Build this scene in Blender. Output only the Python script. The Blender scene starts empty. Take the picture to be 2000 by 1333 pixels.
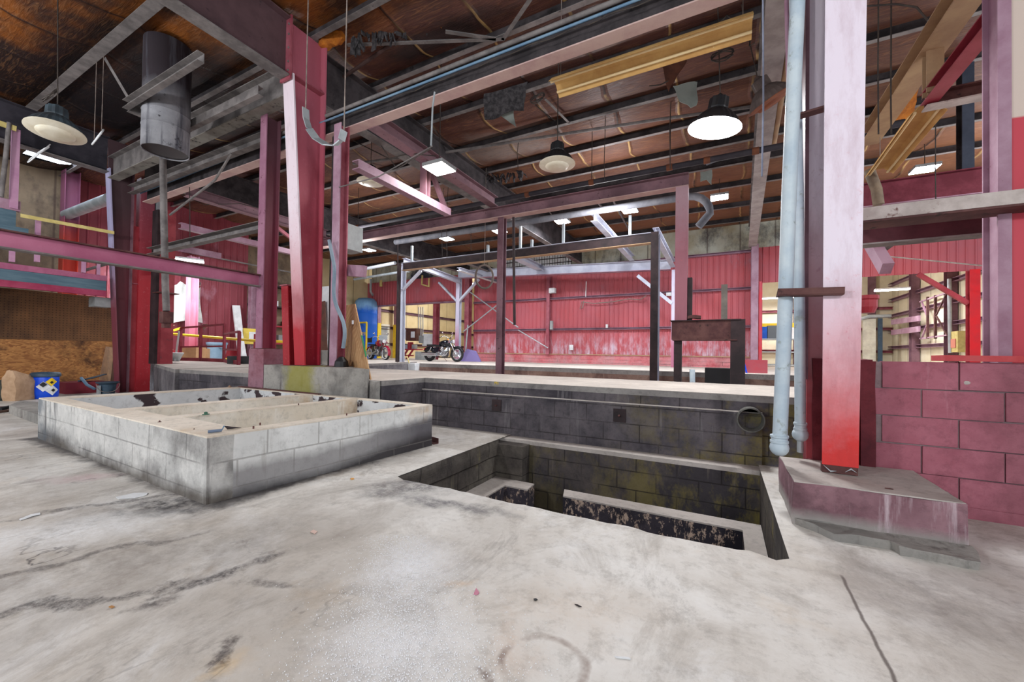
import bpy, bmesh, math, random
from math import sin, cos, pi, radians, sqrt
from mathutils import Vector as V, Matrix, noise as mnoise
random.seed(7)
S = bpy.context.scene
COL = S.collection
# ------------------------------------------------------------------ camera
F, YAW, PITCH, ROLL, CY, H = 779.07, 0.486030034, 0.0139182290, 0.0148978436, 679.14, 1.07
f0 = V((-sin(YAW), cos(YAW), 0)); r0 = V((cos(YAW), sin(YAW), 0)); u0 = V((0, 0, 1))
FW = f0*cos(PITCH)+u0*sin(PITCH); U1 = u0*cos(PITCH)-f0*sin(PITCH)
RT = r0*cos(ROLL)+U1*sin(ROLL); UP = U1*cos(ROLL)-r0*sin(ROLL)
cd = bpy.data.cameras.new('camera'); co = bpy.data.objects.new('camera', cd); COL.objects.link(co)
cd.sensor_width = 36; cd.lens = F/2000*36; cd.shift_y = (CY-666.5)/2000; cd.clip_end = 200; cd.clip_start = .05
m = Matrix((RT, UP, -FW)).transposed().to_4x4(); m.translation = (0, 0, H); co.matrix_world = m
S.camera = co
# site survey: measured image points turned into places on known planes of the building
def ray(x, y): return RT*((x-1000)/F) - UP*((y-CY)/F) + FW
def PZ(x, y, z): v = ray(x, y); v = v*((z-H)/v.z); return V((v.x, v.y, z))
def PY(x, y, Y): v = ray(x, y); v = v*(Y/v.y); return V((v.x, Y, v.z+H))
def PX(x, y, X): v = ray(x, y); v = v*(X/v.x); return V((X, v.y, v.z+H))
# ------------------------------------------------------------------ materials
def lin(c):
    o = []
    for k in c[:3]:
        k = k/255; o.append(k/12.92 if k <= .04045 else ((k+.055)/1.055)**2.4)
    return (*o, 1)
class NT:
    def __init__(s, name, rough=.7, metal=0, spec=.4):
        s.m = bpy.data.materials.new(name); s.m.use_nodes = True
        s.t = s.m.node_tree; s.b = s.t.nodes['Principled BSDF']
        s.b.inputs['Roughness'].default_value = rough; s.b.inputs['Metallic'].default_value = metal
        s.b.inputs['Specular IOR Level'].default_value = spec
        s.geo = s.t.nodes.new('ShaderNodeNewGeometry'); s.pos = s.geo.outputs['Position']
    def n(s, ty, **k):
        a = s.t.nodes.new(ty)
        for q, v in k.items(): setattr(a, q, v)
        return a
    def set(s, inp, v):
        if isinstance(v, bpy.types.NodeSocket): s.t.links.new(v, inp)
        else: inp.default_value = v
    def math(s, op, a, b=0., c=0., clamp=False):
        q = s.n('ShaderNodeMath', operation=op, use_clamp=clamp)
        for i, v in enumerate((a, b, c)): s.set(q.inputs[i], v)
        return q.outputs[0]
    def vmul(s, v, k):
        q = s.n('ShaderNodeVectorMath', operation='MULTIPLY'); s.set(q.inputs[0], v); q.inputs[1].default_value = k; return q.outputs[0]
    def vadd(s, v, k):
        q = s.n('ShaderNodeVectorMath', operation='ADD'); s.set(q.inputs[0], v); s.set(q.inputs[1], k); return q.outputs[0]
    def noise(s, scale, detail=4, rough=.6, vec=None, stretch=None, dist=0):
        vec = vec or s.pos
        if stretch: vec = s.vmul(vec, stretch)
        q = s.n('ShaderNodeTexNoise'); s.set(q.inputs['Vector'], vec); q.inputs['Scale'].default_value = scale
        q.inputs['Detail'].default_value = detail; q.inputs['Roughness'].default_value = rough; q.inputs['Distortion'].default_value = dist
        return q.outputs['Fac']
    def step(s, v, a, b, lo=0., hi=1.):
        q = s.n('ShaderNodeMapRange', clamp=True); s.set(q.inputs[0], v)
        for i, k in enumerate((a, b, lo, hi)): q.inputs[i+1].default_value = k
        return q.outputs[0]
    def mix(s, f, a, b):
        q = s.n('ShaderNodeMix', data_type='RGBA'); s.set(q.inputs[0], f); s.set(q.inputs[6], a); s.set(q.inputs[7], b); return q.outputs[2]
    def xyz(s, vec=None):
        q = s.n('ShaderNodeSeparateXYZ'); s.set(q.inputs[0], vec or s.pos); return q.outputs
    def comb(s, x, y, z=0.):
        q = s.n('ShaderNodeCombineXYZ')
        for i, v in enumerate((x, y, z)): s.set(q.inputs[i], v)
        return q.outputs[0]
    def bump(s, h, strength=.3, dist=.02):
        q = s.n('ShaderNodeBump'); q.inputs['Strength'].default_value = strength; q.inputs['Distance'].default_value = dist
        s.set(q.inputs['Height'], h); s.t.links.new(q.outputs[0], s.b.inputs['Normal'])
    def col(s, c): s.set(s.b.inputs['Base Color'], c); return s.m
    def ell(s, c, rx, ry, ang=0, soft=.5, amp=.5, sc=2.5):
        """soft noisy ellipse on the ground plane"""
        v = s.vadd(s.pos, (-c[0], -c[1], -c[2] if len(c) > 2 else 0))
        if min(rx, ry) < .16:
            w = s.n('ShaderNodeVectorMath', operation='SUBTRACT'); q = s.n('ShaderNodeTexNoise'); s.set(q.inputs['Vector'], s.pos); q.inputs['Scale'].default_value = 1.7; q.inputs['Detail'].default_value = 5
            s.set(w.inputs[0], q.outputs['Color']); w.inputs[1].default_value = (.5, .5, .5); v = s.vadd(v, s.vmul(w.outputs[0], (.7, .7, 0)))
        x, y, z = s.xyz(v); ca, sa = cos(ang), sin(ang)
        a = s.math('ADD', s.math('MULTIPLY', x, ca/rx), s.math('MULTIPLY', y, sa/rx))
        b = s.math('ADD', s.math('MULTIPLY', x, -sa/ry), s.math('MULTIPLY', y, ca/ry))
        d = s.math('SQRT', s.math('ADD', s.math('MULTIPLY', a, a), s.math('MULTIPLY', b, b)))
        d = s.math('ADD', d, s.math('MULTIPLY', s.math('SUBTRACT', s.noise(sc, 9, .72), .5), amp*3.2))
        q = s.step(d, 1, 1-soft)
        return s.math('MULTIPLY', q, s.step(s.noise(sc*3.5, 8, .78), .38, .58, .25, 1)) if sc > 3 else q
def mk(name, c1, c2=None, c3=None, scale=2.5, sc3=9, th3=.6, rough=.75, metal=0, bump=.12, bsc=60, streak=None, stth=.55, zg=None, spec=.35, stretch=None):
    a = NT(name, rough, metal, spec)
    c1 = lin(c1); c = a.mix(a.step(a.noise(scale, 6, .65, stretch=stretch), .4, .6), c1, lin(c2)) if c2 else c1
    if zg:
        z0, z1, cz, am = zg
        z = a.math('ADD', a.xyz()[2], a.math('MULTIPLY', a.math('SUBTRACT', a.noise(3, 5), .5), am))
        c = a.mix(a.step(z, z0, z1), c, lin(cz))
    if streak: c = a.mix(a.step(a.noise(1, 5, .6, stretch=(9, 9, .7)), stth, stth+.15), c, lin(streak))
    if c3: c = a.mix(a.step(a.noise(sc3, 7, .7), th3, th3+.08), c, lin(c3))
    if bump: a.bump(a.noise(bsc, 4), bump, .01)
    return a.col(c)
def emit(name, c, st):
    a = NT(name); a.b.inputs['Emission Color'].default_value = lin(c); a.b.inputs['Emission Strength'].default_value = st
    return a.col(lin(c))
RED = mk('red_paint', (150, 40, 50), (170, 58, 68), (190, 126, 134), scale=1.6, th3=.66, rough=.5)
REDF = mk('faded_red_paint', (138, 62, 74), (168, 96, 108), (205, 160, 168), scale=1.8, th3=.66, rough=.6)
RAFT = mk('sooty_brown_rafter_paint', (70, 50, 54), (90, 66, 70), (48, 36, 40), scale=1.2, th3=.62)
MAUVE = mk('mauve_painted_steel', (146, 108, 126), (170, 138, 154), (122, 78, 92), scale=2, th3=.66, rough=.6)
PURP = mk('purple_brown_steel', (96, 66, 74), (126, 92, 102), (62, 44, 50), scale=1.5, th3=.62, rough=.6)
PEACH = mk('dusty_pink_lit_steel', (200, 172, 164), (186, 154, 150), (158, 118, 120), scale=2.5, th3=.7)  # red dust on steel, with light from below painted into the colour
SOOT = mk('sooted_steel', (44, 40, 42), (70, 64, 66), (28, 25, 27), scale=3, th3=.6)
SOOTL = mk('dusty_grey_steel', (98, 93, 92), (128, 122, 120), (52, 47, 48), scale=4, th3=.64)
DARK = mk('black_brown_steel', (38, 30, 32), (58, 44, 46), (84, 66, 64), scale=3, th3=.68)
TAN = mk('tan_dusty_steel', (176, 146, 112), (158, 126, 98), (120, 92, 84), scale=2.5, th3=.66)
GREYB = mk('rusty_white_beam', (168, 156, 150), (196, 186, 180), (96, 52, 44), scale=4, sc3=5, th3=.58)
RUSTB = mk('rusted_brown_beam', (76, 44, 44), (100, 66, 62), (44, 28, 28), scale=4, th3=.58)
GALV = mk('galvanized_steel', (160, 168, 172), (186, 192, 196), scale=3, rough=.4, metal=.3)
CONDB = mk('painted_conduit', (172, 188, 200), (194, 206, 212), (150, 160, 160), scale=3, rough=.5)
BLUEP = mk('blue_grey_pipe', (96, 128, 156), (120, 148, 170), scale=3, rough=.5)
CABLE = mk('dark_cable', (52, 46, 44), (72, 64, 58), scale=8)
WIRE = mk('steel_wire', (150, 138, 130), (120, 106, 100), scale=8)
PIPED = mk('dark_fire_pipe', (48, 46, 52), (64, 60, 66), (150, 84, 50), scale=2, sc3=2.4, th3=.7)
BLACK = mk('black_plastic', (26, 26, 29), rough=.5, bump=0)
CHROME = mk('chrome', (205, 210, 216), rough=.16, metal=1, bump=0)
ENGM = mk('cast_alloy', (150, 153, 158), (190, 192, 196), rough=.3, metal=.85, scale=20)
TYRE = mk('tyre_rubber', (30, 30, 32), (44, 44, 46), scale=10, rough=.8)
BLKP = mk('black_gloss_paint', (16, 20, 30), rough=.15, bump=0, spec=.6)
REDG = mk('cherry_gloss_paint', (150, 14, 46), rough=.15, bump=0, spec=.6)
WHITE = mk('white_paint', (226, 228, 230), (206, 208, 210), scale=4, rough=.5)
WHITEW = mk('white_wall_tyre', (225, 228, 232), rough=.5, bump=0)
YELL = mk('yellow_paint', (238, 204, 44), (222, 186, 40), scale=4, rough=.5)
STRAP = mk('pale_yellow_strap', (214, 196, 128), (196, 178, 110), scale=6)
BLUE = mk('blue_plastic', (20, 78, 178), (28, 96, 198), (90, 140, 200), scale=3, th3=.7, rough=.4)
BLUEB = mk('bright_blue_plastic', (10, 66, 204), (18, 78, 214), rough=.35, bump=0)
TEAL = mk('dark_slate_plastic', (44, 62, 78), (58, 78, 94), rough=.5, scale=6)
BINBL = mk('pale_blue_plastic', (126, 156, 180), (142, 170, 192), rough=.5, scale=3)
CARD = mk('cardboard', (196, 158, 118), (180, 142, 104), scale=3, rough=.9)
PAPER = mk('kraft_paper', (190, 158, 128), (170, 138, 108), scale=5, rough=.9, bump=.5, bsc=14)
CLOTH = mk('off_white_tarp', (206, 208, 204), (184, 186, 182), (150, 150, 146), scale=2.5, th3=.7, rough=.9)
LENS = mk('yellowed_lens', (214, 204, 180), (230, 224, 206), scale=3, rough=.35)
LAMPB = mk('lamp_housing', (62, 76, 84), (48, 56, 62), scale=6, rough=.5)
RUSTL = mk('rusty_reflector', (128, 74, 48), (104, 58, 42), (70, 44, 40), scale=5)
WOODB = mk('grey_blue_timber', (74, 98, 112), (90, 112, 124), scale=2, stretch=(1, 1, 8), rough=.8)
REFL = mk('yellowed_reflector', (206, 166, 104), (186, 142, 84), (226, 200, 150), scale=2, stretch=(1, 1, 1), th3=.66)
DUCT = mk('streaked_grey_duct', (150, 150, 154), (122, 122, 128), (40, 38, 42), scale=2, streak=(78, 78, 86), stth=.5, zg=(4.9, 5.25, (46, 38, 44), .2))
GREYBOX = mk('grey_enclosure', (136, 138, 138), (154, 156, 156), scale=3, rough=.5)
BLUEBEAM = mk('white_blue_lit_steel', (172, 174, 190), (190, 192, 204), (130, 116, 128), scale=2, th3=.66)  # lamp light put into the colour of the far steel
BOARDW = mk('weathered_board', (176, 140, 108), (150, 120, 96), (104, 96, 100), scale=1.5, stretch=(8, 8, 1), th3=.66)
SILLW = mk('red_painted_timber', (168, 56, 60), (186, 78, 80), (206, 186, 176), scale=3, sc3=14, th3=.68)
YROPE = mk('yellow_sling', (206, 206, 40), (170, 176, 60), scale=8)
INSA = mk('amber_fibre', (188, 112, 36), (150, 84, 30), (222, 160, 74), scale=9, th3=.62, rough=.95)
INSD = mk('charred_fibre', (44, 42, 44), (78, 74, 76), (120, 108, 96), scale=14, th3=.66, rough=.95)
FOILG = mk('hanging_foil', (128, 136, 130), (146, 152, 146), rough=.6)
BRN = mk('brown_facing', (74, 44, 34), (96, 56, 42), scale=5, rough=.6)
SKY = emit('skylight_panel', (226, 238, 255), 6)
LED = emit('led_panel', (238, 246, 255), 40)
LEDW = emit('warm_led_panel', (255, 240, 226), 30)
TUBE = emit('fluorescent_tube', (240, 246, 255), 14)
# --- concrete family
def concrete(name, c1, c2, dark=None, dth=.5, streak=None, stth=.5, blocks=None, white=None, extra=None, rough=.85, bump=.35, zdark=None, bcol=(40, 36, 36)):
    a = NT(name, rough, 0, .3)
    c = a.mix(a.step(a.noise(1.3, 8, .65), .4, .6), lin(c1), lin(c2))
    c = a.mix(a.step(a.noise(14, 7, .75), .5, .68, 0, .45), c, lin(tuple(k*.66 for k in c1)))
    if dark: c = a.mix(a.step(a.noise(.9, 8, .7), dth, dth+.18), c, lin(dark))
    if zdark:
        z = a.math('ADD', a.xyz()[2], a.math('MULTIPLY', a.math('SUBTRACT', a.noise(2.2, 6, .65), .5), zdark[3]))
        c = a.mix(a.step(z, zdark[1], zdark[0]), c, lin(zdark[2]))
    if streak: c = a.mix(a.step(a.noise(1, 7, .68, stretch=(7, 7, .6)), stth, stth+.14), c, lin(streak))
    if white: c = a.mix(a.step(a.noise(2.2, 8, .75), white[0], white[0]+.05), c, lin(white[1]))
    if extra: c = extra(a, c)
    hh = a.math('MULTIPLY', a.noise(22, 8, .7), .5)
    if blocks:
        ax, bw, rh, off = blocks
        x, y, z = a.xyz()
        q = a.n('ShaderNodeTexBrick'); a.set(q.inputs['Vector'], a.comb(x if ax == 'x' else y, a.math('ADD', z, off), 0.))
        q.inputs['Scale'].default_value = 1; q.inputs['Mortar Size'].default_value = .007; q.inputs['Mortar Smooth'].default_value = .4
        q.inputs['Brick Width'].default_value = bw; q.inputs['Row Height'].default_value = rh
        fac = a.math('MULTIPLY', q.outputs['Fac'], a.step(a.noise(1.7, 3), .35, .55))
        c = a.mix(a.math('MULTIPLY', fac, .75 if sum(bcol) < 130 else .5), c, lin(bcol))
        hh = a.math('SUBTRACT', hh, a.math('MULTIPLY', fac, 1.2))
    a.bump(hh, bump, .02)
    return a.col(c)
YS = lambda th, sc=1.7: (lambda a, c: a.mix(a.math('MULTIPLY', a.step(a.noise(sc, 8, .72, stretch=(1, 1, .45)), th, th+.1), .8), c, lin((150, 138, 66))))
PLATW = concrete('black_stained_blockwork', (60, 57, 63), (98, 92, 96), (42, 39, 46), .52, (126, 122, 124), .6, blocks=('x', .41, .2, .12), white=(.73, (176, 176, 160)), extra=lambda a, c: a.mix(a.math('MULTIPLY', a.math('MULTIPLY', a.step(a.xyz()[0], -1.3, .3), a.step(a.noise(1.6, 8, .72), .45, .58)), .75), c, lin((128, 116, 58))), bump=.5)
PITW = concrete('pit_blockwork', (62, 58, 62), (96, 88, 84), (42, 38, 44), .55, (122, 112, 100), .62, blocks=('x', .41, .2, .0), white=(.68, (196, 198, 190)), extra=lambda a, c: a.mix(a.math('MULTIPLY', a.step(a.noise(1.9, 8, .72, stretch=(1, 1, .5)), .47, .57), a.step(a.xyz()[0], -1.4, .2, .25, .8)), c, lin((132, 120, 60))), bump=.6)
PITS = concrete('pit_side_blockwork', (66, 60, 58), (104, 98, 90), (40, 36, 38), .52, (124, 118, 100), .6, blocks=('y', .41, .2, .0), white=(.7, (196, 198, 180)), extra=YS(.6), bump=1.0)
PITI = concrete('speckled_tarred_wall', (46, 44, 54), (72, 66, 74), (34, 32, 40), .52, None, .5, extra=lambda a, c: a.mix(a.step(a.noise(11, 8, .78, stretch=(1.6, 1.6, .8)), .54, .57), c, lin((188, 166, 150))), bump=.4)
LEDGE = concrete('pale_ledge', (188, 180, 174), (166, 158, 152), bump=.4)  # paler concrete for ledges and wall tops
PLATTOP = concrete('platform_slab', (196, 186, 176), (178, 168, 160), (150, 138, 132), .62, bump=.12)
PLATEDGE = concrete('platform_lip', (128, 124, 122), (150, 146, 142), (74, 70, 72), .52, bump=.5)
FARFACE = concrete('far_trench_face', (118, 92, 84), (150, 124, 112), (72, 54, 50), .5, (176, 156, 142), .6, bump=.5)
PEDG = concrete('grey_footing', (128, 126, 122), (158, 154, 148), (86, 80, 78), .55, (98, 92, 90), .56, extra=lambda a, c: a.mix(a.math('MULTIPLY', a.ell((-5.45, 3.75, 0), .42, .6, 0, .5, .4, 3), .75), c, lin((146, 140, 52))), bump=.4)
PEDR = concrete('red_footing', (128, 74, 84), (150, 110, 122), (96, 46, 54), .5, (186, 156, 168), .6, bump=.4)
PEDF = concrete('stained_footing', (118, 84, 92), (150, 114, 122), (80, 56, 62), .5, (196, 178, 184), .55, white=(.66, (92, 66, 70)), zdark=(.05, .12, (150, 144, 140), .12), bump=.6)
def tankx(a, c):
    x, y, z = a.xyz()
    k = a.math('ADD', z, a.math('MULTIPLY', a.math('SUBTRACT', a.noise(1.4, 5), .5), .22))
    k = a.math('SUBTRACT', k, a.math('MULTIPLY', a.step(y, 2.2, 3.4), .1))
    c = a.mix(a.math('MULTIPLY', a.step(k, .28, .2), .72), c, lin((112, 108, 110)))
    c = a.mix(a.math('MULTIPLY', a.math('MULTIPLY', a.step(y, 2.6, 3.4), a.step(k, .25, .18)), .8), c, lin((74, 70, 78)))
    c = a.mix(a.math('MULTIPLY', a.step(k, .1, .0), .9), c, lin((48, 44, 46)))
    c = a.mix(a.math('MULTIPLY', a.math('MULTIPLY', a.step(y, 3.1, 3.5), a.step(z, .26, .4)), a.step(a.noise(3, 5), .42, .6, 0, .7)), c, lin((186, 146, 90)))
    return c
TANKY = concrete('bleached_tank_side', (226, 226, 224), (206, 206, 204), None, .5, (156, 152, 146), .58, blocks=('y', .41, .2, .13), extra=tankx, bump=.4, bcol=(120, 116, 112))
def tankf(a, c):
    x, y, z = a.xyz()
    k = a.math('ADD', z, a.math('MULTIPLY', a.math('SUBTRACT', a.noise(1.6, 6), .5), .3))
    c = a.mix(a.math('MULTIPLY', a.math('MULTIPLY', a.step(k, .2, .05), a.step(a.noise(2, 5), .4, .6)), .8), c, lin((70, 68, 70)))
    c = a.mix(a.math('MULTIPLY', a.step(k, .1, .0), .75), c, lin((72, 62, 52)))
    return a.mix(a.math('MULTIPLY', a.step(x, -6.2, -6.9), a.step(a.noise(2.4, 6), .4, .55, 0, .8)), c, lin((92, 100, 108)))
TANKF = concrete('streaked_tank_front', (186, 185, 182), (208, 206, 202), (120, 118, 116), .5, (102, 100, 100), .54, blocks=('x', .62, .2, .13), extra=tankf, bump=.4, bcol=(56, 54, 54))
TANKT = concrete('tank_rim', (222, 212, 198), (206, 194, 178), (196, 168, 132), .6, bump=.3)
TANKI = concrete('bleached_tank_inside', (220, 214, 204), (206, 196, 180), (190, 152, 108), .58, (226, 222, 216), .55, bump=.3)
def patches(a, c): return a.mix(a.step(a.noise(3.1, 6, .5, stretch=(.9, .9, 1.2)), .53, .55), c, lin((58, 46, 50)))
TANKP = concrete('peeling_white_tank_inside', (206, 208, 210), (190, 192, 194), extra=patches, bump=.3)
BLOCKM = concrete('maroon_painted_block', (158, 88, 102), (176, 108, 122), (132, 70, 84), .55, (186, 134, 146), .62, white=(.70, (206, 170, 176)), extra=lambda a, c: a.mix(a.step(a.ell((1.75, 3.84, .12), .25, .6, 0, .6, .5), 0, 1, 0, .4), c, lin((84, 44, 50))), rough=.6, bump=.35)
BLOCKD = concrete('dark_maroon_block', (104, 40, 48), (126, 56, 64), (72, 32, 40), .5, (160, 120, 130), .62, bump=.35)
WBASE = concrete('pink_wall_base', (206, 120, 126), (190, 140, 142), (176, 72, 80), .5, None, .5, blocks=('x', 2.2, .14, .0), bump=.3)
# --- right column paint: red at the foot, chalky white above
def fadecol(name, lo, hi, z0, z1, sp):
    a = NT(name, .55, 0, .35)
    z = a.math('ADD', a.xyz()[2], a.math('MULTIPLY', a.math('SUBTRACT', a.noise(2.5, 6, .7), .5), .7))
    c = a.mix(a.step(z, z0, z1), lin(lo), lin(hi))
    c = a.mix(a.math('MULTIPLY', a.step(a.noise(17, 8, .8), .58, .66), a.step(z, z1+1.3, z1-.2, .05, .45)), c, lin(sp))
    c = a.mix(a.step(a.noise(1.4, 7, .7, stretch=(4, 4, 1)), .5, .72, 0, .3), c, lin(tuple(k*.62 for k in lo)))
    a.bump(a.noise(40, 4), .1, .01); return a.col(c)
RCOL = fadecol('chalked_red_column', (204, 52, 50), (228, 216, 228), .45, 1.7, (206, 96, 110))
RCOLB = fadecol('chalked_back_column', (170, 70, 78), (222, 212, 220), .7, 2.4, (150, 96, 108))
BCOLF = fadecol('chalked_red_flange', (176, 42, 52), (226, 210, 218), 1.3, 3.1, (190, 80, 100))
BCOLW = fadecol('faded_red_web', (164, 40, 56), (178, 96, 112), 1.2, 4.6, (190, 120, 136))
REDLOW = fadecol('red_paint_worn_top', (158, 34, 44), (126, 70, 84), 2.6, 5.2, (206, 150, 156))
LCOLF = fadecol('mauve_chalked_flange', (124, 60, 72), (178, 172, 206), 2.0, 3.6, (140, 90, 110))
C520 = fadecol('mauve_red_post', (138, 48, 68), (104, 70, 80), 1.4, 4.5, (110, 40, 56))
RCOL2 = NT('two_tone_wall_paint', .5)
RCOL2 = RCOL2.col(RCOL2.mix(RCOL2.step(RCOL2.math('ADD', RCOL2.xyz()[2], RCOL2.math('MULTIPLY', RCOL2.noise(2, 3), .05)), PY(1985, 224, 4.22).z, PY(1985, 220, 4.22).z), lin((190, 62, 76)), lin((206, 188, 176))))
# --- corrugated wall, insulation, ceiling
def wallred(name, c1, c2, c3, lo=None):
    a = NT(name, .55, 0, .35)
    c = a.mix(a.step(a.noise(.7, 7, .65), .3, .7), lin(c1), lin(c2))
    c = a.mix(a.step(a.noise(.9, 7, .7, stretch=(1.5, 1.5, .8)), .58, .74, 0, .75), c, lin(c3))
    if lo: c = a.mix(a.math('MULTIPLY', a.step(a.xyz()[2], lo, lo-.8), a.step(a.noise(1.6, 7, .7, stretch=(2.5, 2.5, .8)), .45, .66)), c, lin((206, 190, 204)))
    return a.col(c)
WRED = wallred('red_corrugated_metal', (186, 84, 90), (172, 92, 102), (160, 118, 132), 2.1)
WREDL = wallred('dark_red_corrugated_metal', (124, 48, 56), (142, 66, 78), (176, 130, 146))
def insul(name, c1, c2, c3, th, sy='y'):
    a = NT(name, .8)
    x, y, z = a.xyz()
    c = a.mix(a.step(a.noise(1.1, 6, .6), .35, .65), lin(c1), lin(c2))
    c = a.mix(a.step(a.noise(.8, 7, .72, stretch=(1, 1, .6)), th, th+.16), c, lin(c3))
    u = a.math('ABSOLUTE', a.math('SUBTRACT', a.math('FRACT', a.math('MULTIPLY', y if sy == 'y' else x, 1/1.1)), .5))
    c = a.mix(a.step(u, .03, .012, 0, .6), c, lin((70, 50, 46)))
    return a.col(c)
CREAM = insul('cream_insulation_facing', (222, 206, 164), (206, 186, 142), (140, 108, 84), .6)
CREAMR = insul('pale_insulation_facing', (222, 214, 190), (206, 194, 166), (128, 116, 108), .62)
BURNT = insul('scorched_insulation_facing', (196, 198, 184), (166, 156, 128), (52, 54, 66), .5, 'x')
def ceil_mat():
    a = NT('brown_roof_insulation', .5, 0, .35)
    x, y, z = a.xyz()
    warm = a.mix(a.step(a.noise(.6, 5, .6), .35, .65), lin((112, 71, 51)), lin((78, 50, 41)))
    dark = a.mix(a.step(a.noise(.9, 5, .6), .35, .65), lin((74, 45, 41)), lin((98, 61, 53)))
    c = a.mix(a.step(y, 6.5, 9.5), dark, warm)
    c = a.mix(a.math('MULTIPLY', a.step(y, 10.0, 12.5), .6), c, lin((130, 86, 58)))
    amber = a.mix(a.step(a.noise(1.4, 5), .42, .58), lin((126, 70, 20)), lin((62, 36, 22)))
    c = a.mix(a.step(y, 4.6, 3.9), c, a.mix(a.step(a.noise(.45, 4, .6), .48, .6), lin((40, 26, 23)), amber))
    c = a.mix(a.math('MULTIPLY', a.step(a.ell((-4.6, 8.2, 0), 1.6, .8, .1, .6, .5, 1.5), 0, 1), .6), c, lin((150, 140, 134)))
    w = a.noise(1, 5, .6, stretch=(3, 22, 1), dist=1.5)
    c = a.mix(a.step(w, .5, .72, 0, .4), c, lin((164, 116, 76)))  # pale wrinkle highlights painted into the colour
    c = a.mix(a.step(w, .42, .25, 0, .55), c, lin((44, 28, 26)))  # troughs of the same wrinkles painted darker
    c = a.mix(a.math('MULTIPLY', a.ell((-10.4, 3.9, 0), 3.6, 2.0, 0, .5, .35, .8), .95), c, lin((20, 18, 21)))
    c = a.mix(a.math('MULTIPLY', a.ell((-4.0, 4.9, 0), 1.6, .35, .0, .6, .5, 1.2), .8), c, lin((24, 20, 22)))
    u = a.math('ABSOLUTE', a.math('SUBTRACT', a.math('FRACT', a.math('MULTIPLY', a.math('ADD', x, a.math('MULTIPLY', a.noise(.8, 2), .3)), 1/1.22)), .5))
    c = a.mix(a.step(u, .022, .012, 0, .8), c, a.mix(a.math('MULTIPLY', a.step(a.noise(.9, 3), .42, .55), a.step(y, 4.3, 5.0)), lin((34, 22, 20)), lin((196, 160, 104))))
    a.bump(a.math('ADD', a.math('MULTIPLY', w, .6), a.step(u, .05, .0)), .55, .05)
    return a.col(c)
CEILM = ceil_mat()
def osb_mat():
    a = NT('strand_board', .8)
    v = a.n('ShaderNodeTexVoronoi'); a.set(v.inputs['Vector'], a.vadd(a.vmul(a.pos, (1, 1, 1.4)), a.n('ShaderNodeTexNoise').outputs['Color'])); v.inputs['Scale'].default_value = 22
    k = a.n('ShaderNodeSeparateColor'); a.set(k.inputs[0], v.outputs['Color'])
    c = a.mix(k.outputs[0], lin((188, 134, 78)), lin((136, 86, 48)))
    c = a.mix(a.step(a.noise(1.2, 7, .7), .48, .66), c, lin((58, 36, 26)))
    return a.col(c)
OSB = osb_mat()
def peg_mat():
    a = NT('stained_pegboard', .8)
    x, y, z = a.xyz()
    c = a.mix(a.step(a.noise(.8, 6, .65, stretch=(1, 1, .5)), .35, .6), lin((122, 84, 52)), lin((46, 32, 24)))
    hy = a.math('ABSOLUTE', a.math('SUBTRACT', a.math('FRACT', a.math('MULTIPLY', y, 16)), .5)); hz = a.math('ABSOLUTE', a.math('SUBTRACT', a.math('FRACT', a.math('MULTIPLY', z, 16)), .5))
    c = a.mix(a.math('MULTIPLY', a.step(a.math('ADD', hy, hz), .26, .2), .6), c, lin((20, 14, 12)))
    return a.col(c)
PEG = peg_mat()
def ply_mat():
    a = NT('plywood_face', .75)
    q = a.n('ShaderNodeTexWave', wave_type='RINGS', rings_direction='X'); a.set(q.inputs['Vector'], a.vmul(a.vadd(a.pos, (4.4, -3.9, -1.1)), (1, 3.5, 1.3)))
    q.inputs['Scale'].default_value = 3.2; q.inputs['Distortion'].default_value = 7; q.inputs['Detail'].default_value = 2.5; q.inputs['Detail Scale'].default_value = 1.1
    c = a.mix(q.outputs['Fac'], lin((168, 126, 86)), lin((186, 148, 106)))
    c = a.mix(a.math('MULTIPLY', a.step(a.noise(5, 7, .75), .6, .66), .8), c, lin((70, 46, 32)))
    return a.col(c)
PLY = ply_mat()
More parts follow.
